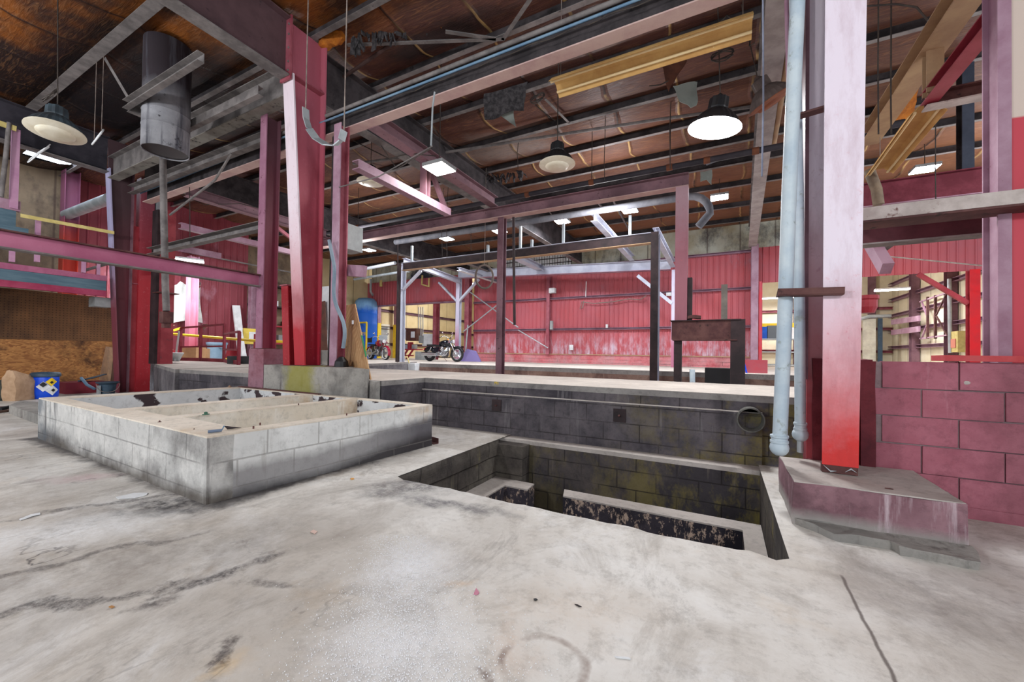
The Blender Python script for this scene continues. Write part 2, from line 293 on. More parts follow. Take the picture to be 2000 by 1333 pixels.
# --- floor
def floor_mat():
    a = NT('worn_concrete_floor', .55, 0, .35)
    P = a.pos
    c = a.mix(a.step(a.noise(.55, 9, .7), .42, .6), lin((220, 217, 212)), lin((194, 187, 178)))
    c = a.mix(a.step(a.noise(2.1, 9, .76, stretch=(1, .6, 1), dist=.7), .5, .64, 0, .6), c, lin((160, 152, 143)))
    c = a.mix(a.step(a.noise(1.2, 10, .8, stretch=(1, .5, 1), dist=1.4), .55, .66, 0, .6), c, lin((124, 117, 112)))
    c = a.mix(a.step(a.noise(.8, 9, .78, stretch=(.7, 1, 1), dist=.8), .54, .64, 0, .5), c, lin((226, 226, 226)))
    c = a.mix(a.step(a.noise(9, 9, .78), .5, .66, 0, .45), c, lin((140, 133, 126)))
    c = a.mix(a.step(a.noise(.7, 6, .7), .58, .68, 0, .35), c, lin((206, 182, 150)))
    lft = a.math('MULTIPLY', a.step(a.xyz()[0], -.6, -2.2), a.step(a.noise(1.0, 9, .75, stretch=(1, .5, 1), dist=1.0), .42, .56))
    c = a.mix(a.math('MULTIPLY', lft, .4), c, lin((146, 138, 130)))
    def W(x, y): return PZ(x, y, 0)
    for (px, rx, ry, an, so, am, k, cc) in (
        ((640, 900), 1.5, .75, 1.2, .9, .45, .5, (112, 104, 98)), ((250, 1090), 1.0, .5, .9, .9, .6, .5, (116, 108, 100)),
        ((345, 985), .42, .2, .9, .6, .8, .9, (50, 48, 52)), ((300, 1000), .6, .12, 1.0, .7, .9, .7, (60, 58, 60)), ((620, 925), .95, .1, 1.5, .6, .5, .85, (46, 44, 48)),
        ((810, 950), .5, .34, 1.0, .7, .5, .8, (52, 50, 58)), ((880, 985), .62, .14, .1, .6, .4, .75, (60, 58, 66)),
        ((440, 1110), .30, .055, 1.35, .6, .8, .85, (62, 58, 60)), ((335, 1165), .13, .07, 1.2, .6, .8, .8, (70, 64, 64)),
        ((560, 1130), .2, .05, .4, .6, .9, .6, (66, 62, 64)), ((120, 1180), .62, .045, 1.05, .6, .9, .8, (64, 60, 60)),
        ((70, 1110), .8, .05, 1.15, .6, .9, .7, (70, 66, 66)), ((200, 990), .8, .05, 1.2, .6, .9, .7, (60, 58, 62)),
        ((400, 1295), .06, .04, 1, .5, .6, .8, (66, 58, 56)), ((980, 1310), .05, .1, .6, .6, .8, .7, (96, 70, 58)),
        ((1900, 1200), .6, .25, .3, .9, .6, .4, (120, 112, 112)), ((1760, 1130), .35, .2, .2, .9, .6, .5, (124, 118, 116))):
        p = W(*px); c = a.mix(a.math('MULTIPLY', a.ell(p, rx, ry, an, so, am, max(3.2, min(14, .55/min(rx, ry)))), k), c, lin(cc))
    for (px, rx, ry, an, so, am, k, cc) in (((130, 1040), .55, .3, .9, .8, .5, .9, (226, 226, 226)), ((800, 1110), .3, .36, .4, .9, .3, .95, (226, 226, 228)), ((770, 1260), .36, .34, .4, .9, .3, .9, (226, 226, 228)),
        ((905, 1135), .12, .06, .5, .9, .6, .5, (206, 170, 130)), ((1100, 1190), .5, .3, .4, .9, .6, .35, (206, 186, 164)), ((380, 1320), .1, .05, .8, .9, .6, .5, (218, 184, 128)), ((1040, 1250), .12, .2, .4, .9, .6, .4, (196, 162, 132)),
        ((185, 930), .4, .12, 1, .8, .6, .35, (206, 160, 170))):
        p = W(*px); c = a.mix(a.math('MULTIPLY', a.math('MULTIPLY', a.ell(p, rx, ry, an, so, am), a.step(a.noise(30, 5, .8), .3, .6, .35, 1)), k), c, lin(cc))
    x_, y_, z_ = a.xyz()
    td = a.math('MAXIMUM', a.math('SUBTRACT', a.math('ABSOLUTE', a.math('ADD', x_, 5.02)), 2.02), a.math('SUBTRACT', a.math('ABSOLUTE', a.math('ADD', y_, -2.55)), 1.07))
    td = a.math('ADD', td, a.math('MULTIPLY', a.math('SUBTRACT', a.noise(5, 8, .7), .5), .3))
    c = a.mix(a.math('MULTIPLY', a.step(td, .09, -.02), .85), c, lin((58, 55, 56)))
    # ring stain and long cracks
    q = W(1060, 1300); d = a.n('ShaderNodeVectorMath', operation='DISTANCE'); a.set(d.inputs[0], P); d.inputs[1].default_value = q
    rr = a.math('ABSOLUTE', a.math('SUBTRACT', a.math('ADD', d.outputs['Value'], a.math('MULTIPLY', a.noise(6, 4), .06)), .17))
    c = a.mix(a.math('MULTIPLY', a.step(rr, .022, .006), a.step(a.noise(5, 4), .42, .6, 0, .7)), c, lin((128, 104, 92)))
    n1 = a.math('ABSOLUTE', a.math('SUBTRACT', a.noise(.9, 6, .6, stretch=(1, .55, 1)), .5))
    c = a.mix(a.math('MULTIPLY', a.math('MULTIPLY', a.step(n1, .006, .001), a.step(a.noise(.7, 3), .5, .62)), a.math('MULTIPLY', a.step(a.xyz()[0], -1.2, -2.0), .8)), c, lin((66, 63, 66)))
    g0, g1 = W(1640, 1120), W(1750, 1333); dx, dy = g1.x-g0.x, g1.y-g0.y; L = sqrt(dx*dx+dy*dy)
    v = a.vadd(P, (-g0.x, -g0.y, 0)); X, Y_, Z_ = a.xyz(v)
    s_ = a.math('ADD', a.math('ADD', a.math('MULTIPLY', X, dy/L), a.math('MULTIPLY', Y_, -dx/L)), a.math('MULTIPLY', a.math('SUBTRACT', a.noise(5, 4), .5), .03))
    t_ = a.math('ADD', a.math('MULTIPLY', X, dx/L), a.math('MULTIPLY', Y_, dy/L))
    c = a.mix(a.math('MULTIPLY', a.math('MULTIPLY', a.step(a.math('ABSOLUTE', s_), .01, .003), a.step(t_, 0, .05)), .8), c, lin((74, 62, 56)))
    c = a.mix(a.math('MULTIPLY', a.step(a.noise(60, 2, .5), .74, .77), a.step(a.noise(1.1, 4), .5, .65, 0, .8)), c, lin((232, 232, 234)))
    a.set(a.b.inputs['Roughness'], a.step(a.noise(1.5, 6), .3, .7, .45, .8))
    a.bump(a.math('ADD', a.noise(5, 9, .7), a.math('MULTIPLY', a.noise(60, 3), .25)), .22, .02)
    return a.col(c)
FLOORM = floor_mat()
# ------------------------------------------------------------------ mesh helpers
class MB:
    def __init__(s): s.b = bmesh.new()
    def quad(s, pts): return s.b.faces.new([s.b.verts.new(p) for p in pts])
    def box(s, x0, x1, y0, y1, z0, z1):
        v = [s.b.verts.new((x, y, z)) for z in (z0, z1) for y in (y0, y1) for x in (x0, x1)]
        for f in ((0, 2, 3, 1), (4, 5, 7, 6), (0, 1, 5, 4), (2, 6, 7, 3), (0, 4, 6, 2), (1, 3, 7, 5)): s.b.faces.new([v[i] for i in f])
        return s
    def prism(s, poly, vec):
        vec = V(vec); a = [s.b.verts.new(p) for p in poly]; b = [s.b.verts.new(V(p)+vec) for p in poly]
        s.b.faces.new(a[::-1]); s.b.faces.new(b); n = len(a)
        for i in range(n): s.b.faces.new((a[i], a[(i+1) % n], b[(i+1) % n], b[i]))
        return s
    def sect(s, p0, p1, prof, up=(0, 0, 1), w1=None):
        """sweep a closed 2-D profile (side, up) from p0 to p1"""
        p0, p1 = V(p0), V(p1); d = (p1-p0).normalized(); up = V(up)
        r = d.cross(up)
        if r.length < 1e-4: r = d.cross(V((0, 1, 0)))
        r.normalize(); u = r.cross(d)
        a = [p0+r*x+u*y for x, y in prof]; b = [p1+r*x+u*y for x, y in (w1 or prof)]
        va = [s.b.verts.new(p) for p in a]; vb = [s.b.verts.new(p) for p in b]; n = len(va)
        for i in range(n): s.b.faces.new((va[i], va[(i+1) % n], vb[(i+1) % n], vb[i]))
        s.b.faces.new(va[::-1]); s.b.faces.new(vb); return s
    def bar(s, p0, p1, w, h, up=(0, 0, 1)):
        return s.sect(p0, p1, ((-w/2, -h/2), (w/2, -h/2), (w/2, h/2), (-w/2, h/2)), up)
    def I(s, p0, p1, w, h, up=(0, 0, 1), tf=.014, tw=.01):
        a, b = w/2, h/2
        return s.sect(p0, p1, ((-a, -b), (a, -b), (a, -b+tf), (tw/2, -b+tf), (tw/2, b-tf), (a, b-tf), (a, b), (-a, b), (-a, b-tf), (-tw/2, b-tf), (-tw/2, -b+tf), (-a, -b+tf)), up)
    def C(s, p0, p1, w, h, up=(0, 0, 1), t=.008, flip=1):
        b = h/2; q = [(0, -b), (w, -b), (w, -b+t), (t, -b+t), (t, b-t), (w, b-t), (w, b), (0, b)]
        q = [(x*flip, y) for x, y in q]
        if flip < 0: q = q[::-1]
        return s.sect(p0, p1, q, up)
    def L(s, p0, p1, w, h, up=(0, 0, 1), t=.006):
        return s.sect(p0, p1, ((0, 0), (w, 0), (w, t), (t, t), (t, h), (0, h)), up)
    def tube(s, pts, r, n=10, closed=False, r2=None):
        pts = [V(p) for p in pts]; rings = []; N = len(pts); pr = None
        for i, p in enumerate(pts):
            if closed: d = pts[(i+1) % N]-pts[i-1]
            else: d = pts[min(i+1, N-1)]-pts[max(i-1, 0)]
            d.normalize()
            if pr is None:
                a = V((0, 0, 1)) if abs(d.z) < .9 else V((1, 0, 0)); x = d.cross(a).normalized()
            else: x = (pr-d*pr.dot(d)).normalized()
            pr = x; y = d.cross(x); rr = r if r2 is None else r+(r2-r)*i/(N-1)
            rings.append([s.b.verts.new(p+x*rr*cos(2*pi*k/n)+y*rr*sin(2*pi*k/n)) for k in range(n)])
        for i in range(N if closed else N-1):
            A, B = rings[i], rings[(i+1) % N]
            for k in range(n): s.b.faces.new((A[k], A[(k+1) % n], B[(k+1) % n], B[k]))
        if not closed: s.b.faces.new(rings[0][::-1]); s.b.faces.new(rings[-1])
        return s
    def lathe(s, prof, c=(0, 0, 0), M=None, n=24, ribs=0, ramp=0):
        c = V(c); M = M or Matrix.Identity(3); rings = []
        for r, z in prof:
            rings.append([s.b.verts.new(c+M@V(((r*(1+ramp*(1 if k % 2 else -1)) if ribs else r)*cos(2*pi*k/n), (r*(1+ramp*(1 if k % 2 else -1)) if ribs else r)*sin(2*pi*k/n), z))) for k in range(n)])
        for A, B in zip(rings, rings[1:]):
            for k in range(n): s.b.faces.new((A[k], A[(k+1) % n], B[(k+1) % n], B[k]))
        if prof[0][0] > 1e-5: s.b.faces.new(rings[0][::-1])
        if prof[-1][0] > 1e-5: s.b.faces.new(rings[-1])
        return s
    def ball(s, c, r, n=10, sc=(1, 1, 1)):
        return s.lathe([(r*sin(pi*i/n)*1+1e-4, -r*cos(pi*i/n)*sc[2]) for i in range(n+1)], c, Matrix.Diagonal((sc[0], sc[1], 1)), n*2)
    def jit(s, a, sc=3, seed=0, cut=0, d=(1, 1, 1)):
        if cut: bmesh.ops.subdivide_edges(s.b, edges=s.b.edges[:], cuts=cut, use_grid_fill=True)
        for v in s.b.verts:
            q = mnoise.noise_vector(v.co*sc+V((seed, seed*2, 0)))
            v.co += V((q.x*d[0], q.y*d[1], q.z*d[2]))*a
        return s
    def bevel(s, w, seg=2):
        bmesh.ops.bevel(s.b, geom=[e for e in s.b.edges if len(e.link_faces) == 2 and e.calc_face_angle(0) > .5], offset=w, segments=seg, affect='EDGES', profile=.6, clamp_overlap=True); return s
    def make(s, name, mat, par=None, smooth=None, mats=None):
        bmesh.ops.remove_doubles(s.b, verts=s.b.verts[:], dist=1e-6) if 0 else None
        bmesh.ops.recalc_face_normals(s.b, faces=s.b.faces[:])
        if par is not None: off = world(par)
        else:
            xs = [v.co for v in s.b.verts]
            off = V(((min(v.x for v in xs)+max(v.x for v in xs))/2, (min(v.y for v in xs)+max(v.y for v in xs))/2, min(v.z for v in xs)))
        for v in s.b.verts: v.co -= off
        me = bpy.data.meshes.new(name); s.b.to_mesh(me); s.b.free()
        for mm in (mats or [mat]): me.materials.append(mm)
        if smooth:
            me.polygons.foreach_set('use_smooth', [True]*len(me.polygons))
            try: me.set_sharp_from_angle(angle=radians(smooth))
            except Exception: pass
        o = bpy.data.objects.new(name, me); COL.objects.link(o)
        if par is not None: o.parent = par
        else: o.location = off
        return o
def world(o):
    p = V(o.location)
    while o.parent: o = o.parent; p = p+o.location
    return p
def tag(o, label, cat, group=None, kind=None):
    o['label'] = label; o['category'] = cat
    if group: o['group'] = group
    if kind: o['kind'] = kind
    return o
def thing(name, loc, label, cat, group=None):
    o = bpy.data.objects.new(name, None); COL.objects.link(o); o.empty_display_size = .1; o.location = loc
    return tag(o, label, cat, group)
def struct(o): o['kind'] = 'structure'; return o
def dup(root, loc, label, rz=0, group=None):
    r = root.copy(); COL.objects.link(r); r.location = loc; r.rotation_euler = (0, 0, rz); r['label'] = label
    if group: r['group'] = group
    for ch in list(root.children):
        c = ch.copy(); COL.objects.link(c); c.parent = r
        for g in ch.children:
            d = g.copy(); COL.objects.link(d); d.parent = c
    return r
def arc(c, r, a0, a1, n, ax=(1, 0, 0), ay=(0, 0, 1)):
    return [V(c)+V(ax)*r*cos(a0+(a1-a0)*i/n)+V(ay)*r*sin(a0+(a1-a0)*i/n) for i in range(n+1)]
Z1 = V((0, 0, 1))
def ibeam(name, p0, p1, w, h, mw, mf, label, cat='beam', group=None, up=(0, 0, 1), tf=.016, tw=.012, mtop=None):
    """rolled beam: bottom flange, web and top flange as parts"""
    p0, p1, u = V(p0), V(p1), V(up)
    d = (p1-p0).normalized(); r = d.cross(u).normalized(); u = r.cross(d)
    t = thing(name, (p0+p1)/2-u*h/2, label, cat, group)
    MB().bar(p0-u*(h/2-tf/2), p1-u*(h/2-tf/2), w, tf, up).make('bottom_flange', mf, t)
    MB().bar(p0, p1, tw, h-2*tf, up).make('web', mw, t)
    MB().bar(p0+u*(h/2-tf/2), p1+u*(h/2-tf/2), w, tf, up).make('top_flange', mtop or mw, t)
    return t
# ================================================================== SETTING
ZP, ZF, YW = .68, .64, 17.0         # platform top, far slab top, back wall plane
# ---- floor with the pit cut out
def arange(a, b, s): n = max(1, round((b-a)/s)); return [a+(b-a)*i/n for i in range(n+1)]
PX0, PX1, PY0, PY1 = -2.45, .32, 2.58, 4.47
xs = arange(-18, PX0, .5)+arange(PX0, PX1, .06)[1:]+arange(PX1, 7, .3)[1:]
ys = arange(-6, 2.2, .4)+arange(2.2, PY0, .05)[1:]+arange(PY0, PY1, .12)[1:]+arange(PY1, 4.66, .19)[1:]
bm = MB(); g = {}
for i, x in enumerate(xs):
    for j, y in enumerate(ys):
        z = 0; X, Y = x, y
        inx = PX0-.01 < x < PX1+.01
        if inx and 2.2 < y < PY0+.001:
            k = max(0, 1-(PY0-y)/.3); nz = mnoise.noise(V((x*4, y*9, 0)))
            if 0 < k < .99: z = nz*.012*k
            if k >= .99 and PX0+.02 < x < PX1-.02: Y = y+.045*mnoise.noise(V((x*5, 1, 0)))+.02*mnoise.noise(V((x*19, 1, 0))); z = -.012-.02*abs(nz)
            if .8 < k < .99 and mnoise.noise(V((x*2, 3, 0))) > .05: z -= .016
        g[i, j] = bm.b.verts.new((X, Y, z))
for i in range(len(xs)-1):
    for j in range(len(ys)-1):
        cx, cy = (xs[i]+xs[i+1])/2, (ys[j]+ys[j+1])/2
        if PX0 < cx < PX1 and PY0 < cy < PY1: continue
        if PX0 < cx < PX1 and cy > PY1: continue
        bm.b.faces.new((g[i, j], g[i+1, j], g[i+1, j+1], g[i, j+1]))
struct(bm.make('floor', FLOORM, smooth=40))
# ---- pit: rough walls, ledge and bottom
ZB = -1.35
b = MB(); b.box(PX0-.1, PX1+.1, PY1, PY1+.3, ZB, -.02); struct(b.make('wall_pit_back', PITW))
b = MB(); b.box(PX0-.2, PX1+.12, PY1-.002, 4.68, -.06, -.015).jit(.006, 9, 3, 3, (.4, .4, .6)); struct(b.make('trim_1', LEDGE))
b = MB(); b.box(PX0-.25, PX0, PY0-.1, 4.32, -.19, -.003).jit(.02, 9, 1, 7, (1, 1, .25)); struct(b.make('trim_2', PITS))
b = MB(); b.box(PX0-.25, PX0-.015, PY0-.1, PY1, ZB, -.19); struct(b.make('wall_pit_left', PITS))
b = MB(); b.box(PX0-.1, -2.1, 4.285, PY1, ZB, -.05).jit(.008, 8, 4, 4, (1, .3, .6)); struct(b.make('wall_pit_left_return', PITS))
b = MB(); b.box(PX1, PX1+.03, PY0+.005, PY1, ZB, -.003); struct(b.make('wall_pit_right', PITS))
b = MB(); b.box(PX0-.1, PX1+.1, PY0-.3, PY0-.05, ZB, -.04); struct(b.make('wall_pit_front', PITW))
b = MB(); b.box(PX0-.2, PX1+.2, PY0-.2, PY1+.1, ZB-.1, ZB); struct(b.make('floor_pit', PITI))
def divider(name, poly, label):
    t = thing(name, (poly[0][0], poly[0][1], ZB), label, 'concrete wall')
    MB().prism([(x, y, ZB) for x, y in poly], (0, 0, -.465-ZB)).make('tarred_face', PITI, t)
    MB().prism([(x, y, -.465) for x, y in poly], (0, 0, .015)).make('pale_top', LEDGE, t)  # thin paler cap over the dark face
divider('pit_dividing_wall', [(-1.5, 4.06), (.165, 4.06), (.165, 2.56), (.315, 2.56), (.315, 4.262), (-1.56, 4.262)], 'long low concrete divider with speckled tarred face inside the pit, right of the gap')
divider('pit_dividing_wall', [(-2.46, 4.27), (-2.46, 2.56), (-2.2, 2.56), (-2.2, 4.04), (-1.915, 4.04), (-1.93, 4.26)], 'short L-shaped concrete divider in the left corner of the pit')
# ---- loading platform around the pit
def slab(name, poly, z0, z1, side, top, th=.07, inset=0):
    b = MB(); b.prism([(x, y, z0) for x, y in poly], (0, 0, z1-th-z0)); o = struct(b.make(name, side))
    b = MB(); b.prism([(x, y, z1-th) for x, y in poly], (0, 0, th-.004)); q = b.make('slab_lip', PLATEDGE, o)
    b = MB(); b.prism([(x, y, z1-.004) for x, y in poly], (0, 0, .004)); b.make('slab_top', top, o)
    return o
PF = slab('floor_platform', [(-3.96, 4.7), (7, 4.7), (7, 6.4), (-9, 6.4), (-9, 3.66), (-3.96, 3.84)], -.3, ZP, PLATW, PLATTOP)
b = MB(); b.box(-3.96, .35, 4.645, 4.71, -.3, .505); struct(b.make('wall_platform', PLATW))
b = MB(); b.box(-3.965, .35, 4.64, 4.705, .505, .515).jit(.004, 8, 2, 5); struct(b.make('trim_3', LEDGE))
slab('floor_platform_left', [(-8.9, 3.6), (-8.9, 6.6), (-10.5, 12), (-18, 12), (-18, 5.2), (-12.2, 5.2), (-12.2, 4.52)], -.3, ZP, concrete('left_platform_face', (92, 88, 92), (126, 122, 124), (58, 54, 58), .5, (160, 158, 162), .58, bump=.3), PLATTOP)
b = MB(); b.box(-9.5, 6.5, 6.3, 11.6, -.9, -.8); struct(b.make('floor_trench', FARFACE))
slab('floor_far_slab', [(-24, 11.5), (9.5, 11.5), (9.5, 30), (-24, 30)], -.9, ZF, FARFACE, PLATTOP, .13)
# painted mark on the platform lip
def text(txt, loc, size, rot, mat, par, name, depth=.002):
    c = bpy.data.curves.new(name, 'FONT'); c.body = txt; c.size = size; c.extrude = depth; c.align_x = 'CENTER'; c.align_y = 'CENTER'
    o = bpy.data.objects.new(name, c); COL.objects.link(o)
    dg = bpy.context.evaluated_depsgraph_get(); me = bpy.data.meshes.new_from_object(o.evaluated_get(dg)); bpy.data.objects.remove(o)
    me.materials.clear(); me.materials.append(mat)
    me.transform(rot.to_4x4()); me.transform(Matrix.Translation(V(loc)-(world(par) if par else V((0, 0, 0)))))
    q = bpy.data.objects.new(name, me); COL.objects.link(q); q.parent = par; return q
RX90 = Matrix.Rotation(pi/2, 3, 'X')
text('M1', PY(970, 749, 4.695), .055, RX90, YELL, PF, 'painted_mark')
# ---- corrugated back wall with girts and columns
def corr(name, x0, x1, z0, z1, Y, mat, ax='x', pitch=.3, d=.035, sgn=-1):
    b = MB(); prof = []
    x = x0
    while x < x1-.001:
        for dx, dd in ((0, 0), (.26, 0), (.36, 1), (.5, 1), (.6, 0)):
            xx = x+dx*pitch
            if xx <= x1: prof.append((xx, dd*d))
        x += pitch
    prof.append((x1, 0))
    P = lambda u, v, z: (u, Y+sgn*v, z) if ax == 'x' else (Y+sgn*v, u, z)
    lo = [b.b.verts.new(P(u, v, z0)) for u, v in prof]; hi = [b.b.verts.new(P(u, v, z1)) for u, v in prof]
    for i in range(len(prof)-1): b.b.faces.new((lo[i], lo[i+1], hi[i+1], hi[i]))
    return b.make(name, mat)
wb = struct(corr('wall_back', -11.2, 1.0, 1.02, 4.95, YW, WRED, pitch=.2, d=.03))
wb2 = struct(corr('wall_back_right_header', 1.0, 7.2, 3.75, 5.05, YW, WRED, pitch=.2, d=.03))
zl = PY(725, 598, YW).z
wb3 = struct(corr('wall_back_left_header', -18.8, -11.6, zl, 5.1, YW, WRED, pitch=.2, d=.03))
b = MB(); b.box(-18.8, -11.6, YW-.1, YW, zl-.09, zl); b.make('lintel', MAUVE, wb3)
b = MB(); b.box(-11.2, 1.0, YW-.1, YW+.15, ZF-.02, 1.03); struct(b.make('wall_back_base', WBASE))
b = MB(); b.box(-11.2, .9, YW-.13, YW-.02, 1.03, 1.065); b.make('sill_board', TAN, wb)
for z in (2.17, 3.57, 4.93):
    b = MB(); b.C((-11.2, YW-.035, z), (.9, YW-.035, z), .14, .09); b.make('girt', MAUVE, wb)
for xx in (-7.05, -3.1):
    pass
b = MB(); b.I((-7.05, YW-.14, 1.03), (-7.05, YW-.14, 4.6), .15, .16, (0, 1, 0)); b.make('wall_post', REDF, wb)
b = MB(); b.box(-18.5, 9.2, YW+.03, YW+.06, 4.95, 6.1); struct(b.make('wall_back_upper', BURNT))
for x0, x1, mm in ((-9.2, -7.6, CREAM), (-6.6, -5.4, CREAM)):
    pass
b = MB()
for i in range(26):
    x = -9.4+i*.13
    b.box(x, x+.1, YW-.02, YW+.02, 5.0, 5.75)
o = struct(b.make('window_1', WHITE)); b = MB()
for z in (5.2, 5.42, 5.6): b.box(-9.45, -6.0, YW-.05, YW-.02, z, z+.03)
b.make('window_bar', DARK, o)
# left side wall (red ribbed metal), insulated wall behind the big opening, right hand insulated walls
wl = struct(corr('wall_left', 4.2, 9.05, .9, 6.1, -16.7, WREDL, 'y', .23, .03, 1))
b = MB(); b.box(-16.8, -16.55, 4.2, 9.6, ZP, 1.0); b.make('wall_foot', RED, wl)
b = MB(); b.bar((-16.55, 7.0, 4.42), (-16.55, 12, 4.42), .05, .05); b.make('girt', SOOTL, wl)
b = MB(); b.box(-16.62, -16.5, 6.6, 8.0, 4.4, 4.62); b.make('girt', MAUVE, wl)
CW = insul('sooted_board_wall', (150, 132, 108), (116, 98, 80), (70, 60, 54), .5)
b = MB(); b.box(-16.9, -16.7, -1, 4.2, 0, 6.1); struct(b.make('wall_left_boarded', CW))
b = MB(); b.box(-19.0, -18.8, 9, 30, 0, 6.2); wc = struct(b.make('wall_left_far', CREAM))
for z in (1.5, 2.55, 3.6):
    b = MB(); b.C((-18.8, 17.1, z), (-18.8, 29, z), .16, .16); b.make('girt', PURP, wc)
b = MB(); b.I((-18.65, 23.4, ZF), (-18.65, 23.4, 6), .3, .3, (0, 1, 0)); b.make('wall_post', PURP, wc)
b = MB(); b.box(-24, 10, 29, 29.2, 0, 6.5); struct(b.make('wall_far_end', CREAMR))
b = MB(); b.box(7.2, 7.4, 16.9, 30, 0, 6.2); wr = struct(b.make('wall_right_far', CREAMR))
for z in (1.6, 2.35, 3.1, 3.85, 4.6):
    b = MB(); b.C((7.2, 17.1, z), (7.2, 29, z), .16, .13, flip=-1); b.make('girt', MAUVE, wr)
for y in (19.5, 22.5, 26, 32):
    if y < 29: b = MB(); b.I((7.05, y, 0), (7.05, y, 6), .25, .3, (0, 1, 0)); b.make('wall_post', PURP, wr)
# strand board and pegboard partition under the mezzanine
b = MB(); b.box(-14.8, -14.7, -2, 4.75, 0, 1.22); wo = struct(b.make('wall_partition', OSB))
b = MB(); b.box(-14.8, -14.69, -2, 4.75, 1.22, 2.4); b.make('pegboard', PEG, wo)
# block wall on the right, individual blocks with raked joints
b = MB(); z1 = 1.055; row = 0; bl = MB()
bl.box(.98, 6.0, 3.852, 4.05, -.05, 1.045)
z = z1
while z > .05:
    x = .841 if row % 2 else .626
    while x < 6:
        a0, a1 = max(x+.004, .985), min(x+.396, 6)
        if a1-a0 > .05:
            dz = random.uniform(-.005, .004); dy = random.uniform(-.004, .004)
            b.box(a0, a1, 3.84+dy, 3.9, z-.192+dz, z-.003+dz)
        x += .402
    z -= .197; row += 1
b.box(.985, 6, 3.83, 3.9, -.02, .075)
b.bevel(.004, 1)
o = struct(b.make('wall_right', BLOCKM)); bl.make('mortar_bed', concrete('mortar', (150, 130, 132), (110, 84, 90)), o)
b = MB(); b.box(.62, .98, 3.84, 4.2, -.02, 1.06).jit(.01, 6, 2, 5); b.make('end_pier', BLOCKD, o)
b = MB(); b.box(.90, .985, 3.80, 3.95, -.02, 1.05).jit(.006, 6, 5, 5); b.make('end_pier', BLOCKD, o)
q = PY(1888, 748, 3.838); b = MB(); b.ball(q, .018, 6, (1.1, .3, .9)).jit(.008, 30); b.make('mortar_chip', LEDGE, o)
s0 = PY(1841, 691, 3.83)
b = MB(); b.box(s0.x, 5, 3.80, 4.0, 1.058, 1.098).jit(.003, 5, 2, 3); b.make('timber_sill', SILLW, o)
# ---- roof insulation, sagging between purlins
PUR = [-1.4, -.1, 1.2, 2.6, 3.98, 5.27, 6.58, 7.9, 9.12, 10.3, 11.45, 12.95, 14.75, 16.4]
ZR = 6.08
ys = []
for a_, c_ in zip([-6]+PUR, PUR+[17.2]):
    for i in range(6): ys.append((a_+(c_-a_)*i/6, i/6))
ys.append((17.2, 0))
xs = arange(-24, 10, .3); bm = MB(); g = {}
for i, x in enumerate(xs):
    for j, (y, t) in enumerate(ys):
        z = ZR-.13*sin(pi*t)+.025*mnoise.noise(V((x*1.3, y*1.3, 2)))*sin(pi*t)
        g[i, j] = bm.b.verts.new((x, y, z))
SKYR = (-16.2, -13.6, 2.6, 4.1)
for i in range(len(xs)-1):
    for j in range(len(ys)-1):
        cx = (xs[i]+xs[i+1])/2; cy = (ys[j][0]+ys[j+1][0])/2
        if -16 < cx < -13.9 and 2.95 < cy < 3.9: continue
        bm.b.faces.new((g[i, j], g[i+1, j], g[i+1, j+1], g[i, j+1]))
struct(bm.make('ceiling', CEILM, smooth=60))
b = MB(); b.box(-24, 10, 17.2, 30, 6.05, 6.15); struct(b.make('ceiling_far', CREAM))
b = MB(); b.box(-24, 10, -6, 17.2, 6.3, 6.4)
struct(b.make('ceiling_roof_deck', SOOT))
b = MB(); b.box(-16.2, -13.7, 2.9, 3.95, 6.1, 6.12); o = struct(b.make('window_2', SKY)); 
# ================================================================== FOOTINGS AND TANK
def footing(name, x0, x1, y0, y1, z0, z1, mat, label, j=.012, cat='concrete block'):
    b = MB(); b.box(x0, x1, y0, y1, z0, z1); b.bevel(.008, 1); b.jit(j*.5, 5, x0, 4); return tag(b.make(name, mat), label, cat)
b = MB(); b.prism([(-6.345, 3.71, -.02), (-4.07, 3.71, -.02), (-4.09, 3.75, -.02), (-4.9, 4.1, -.02), (-4.9, 4.45, -.02), (-6.345, 4.45, -.02)], (0, 0, .85)); b.bevel(.008, 1); b.jit(.004, 5, 2, 2)
tag(b.make('concrete_footing', PEDG), 'long grey concrete footing with a yellow-green stain under the big tapered column', 'concrete block')
footing('concrete_footing', -6.76, -6.36, 3.71, 4.1, -.02, 1.075, PEDR, 'red-painted square concrete pier under the slim mauve post')
footing('concrete_footing', -6.70, -6.0, 4.47, 4.8, .66, 1.07, PEDG, 'small grey concrete block behind the red-painted pier')
b = MB(); q = [(.405, 3.12), (1.195, 3.12), (1.195, 3.83), (.405, 3.83)]
b.prism([(x, y, 0) for x, y in q], (0, 0, .272)); b.bevel(.006, 1); b.jit(.012, 6, 3, 5)
t = thing('concrete_footing', (.8, 3.4, 0), 'stained pinkish concrete pedestal under the big chalky red column', 'concrete block')
b.make('block', PEDF, t)
b = MB(); b.prism([(x+.004*(1 if x < 1 else -1), y, .272) for x, y in q], (0, 0, .008)).jit(.006, 8, 1, 3); b.make('pale_top', LEDGE, t)  # thin paler cap on the block
a0, a1 = PZ(1562, 1045, 0), PZ(1905, 1112, 0)
b = MB(); b.prism([(.40, 3.13, -.01), (.56, 3.0, -.01), (.62, 2.96, -.01), (.84, 3.0, -.01), (.85, 2.93, -.01), (1.16, 2.91, -.01), (1.21, 3.13, -.01)], (0, 0, .055)).jit(.022, 9, 5, 4); b.make('broken_skirt', PEDG, t)
b = MB(); b.box(-4.06, -3.965, 3.73, 3.82, .44, .68).jit(.02, 9, 2, 3); 
tag(b.make('concrete_lump', PEDG), 'rounded concrete lump hanging at the platform corner beside the plywood', 'concrete')
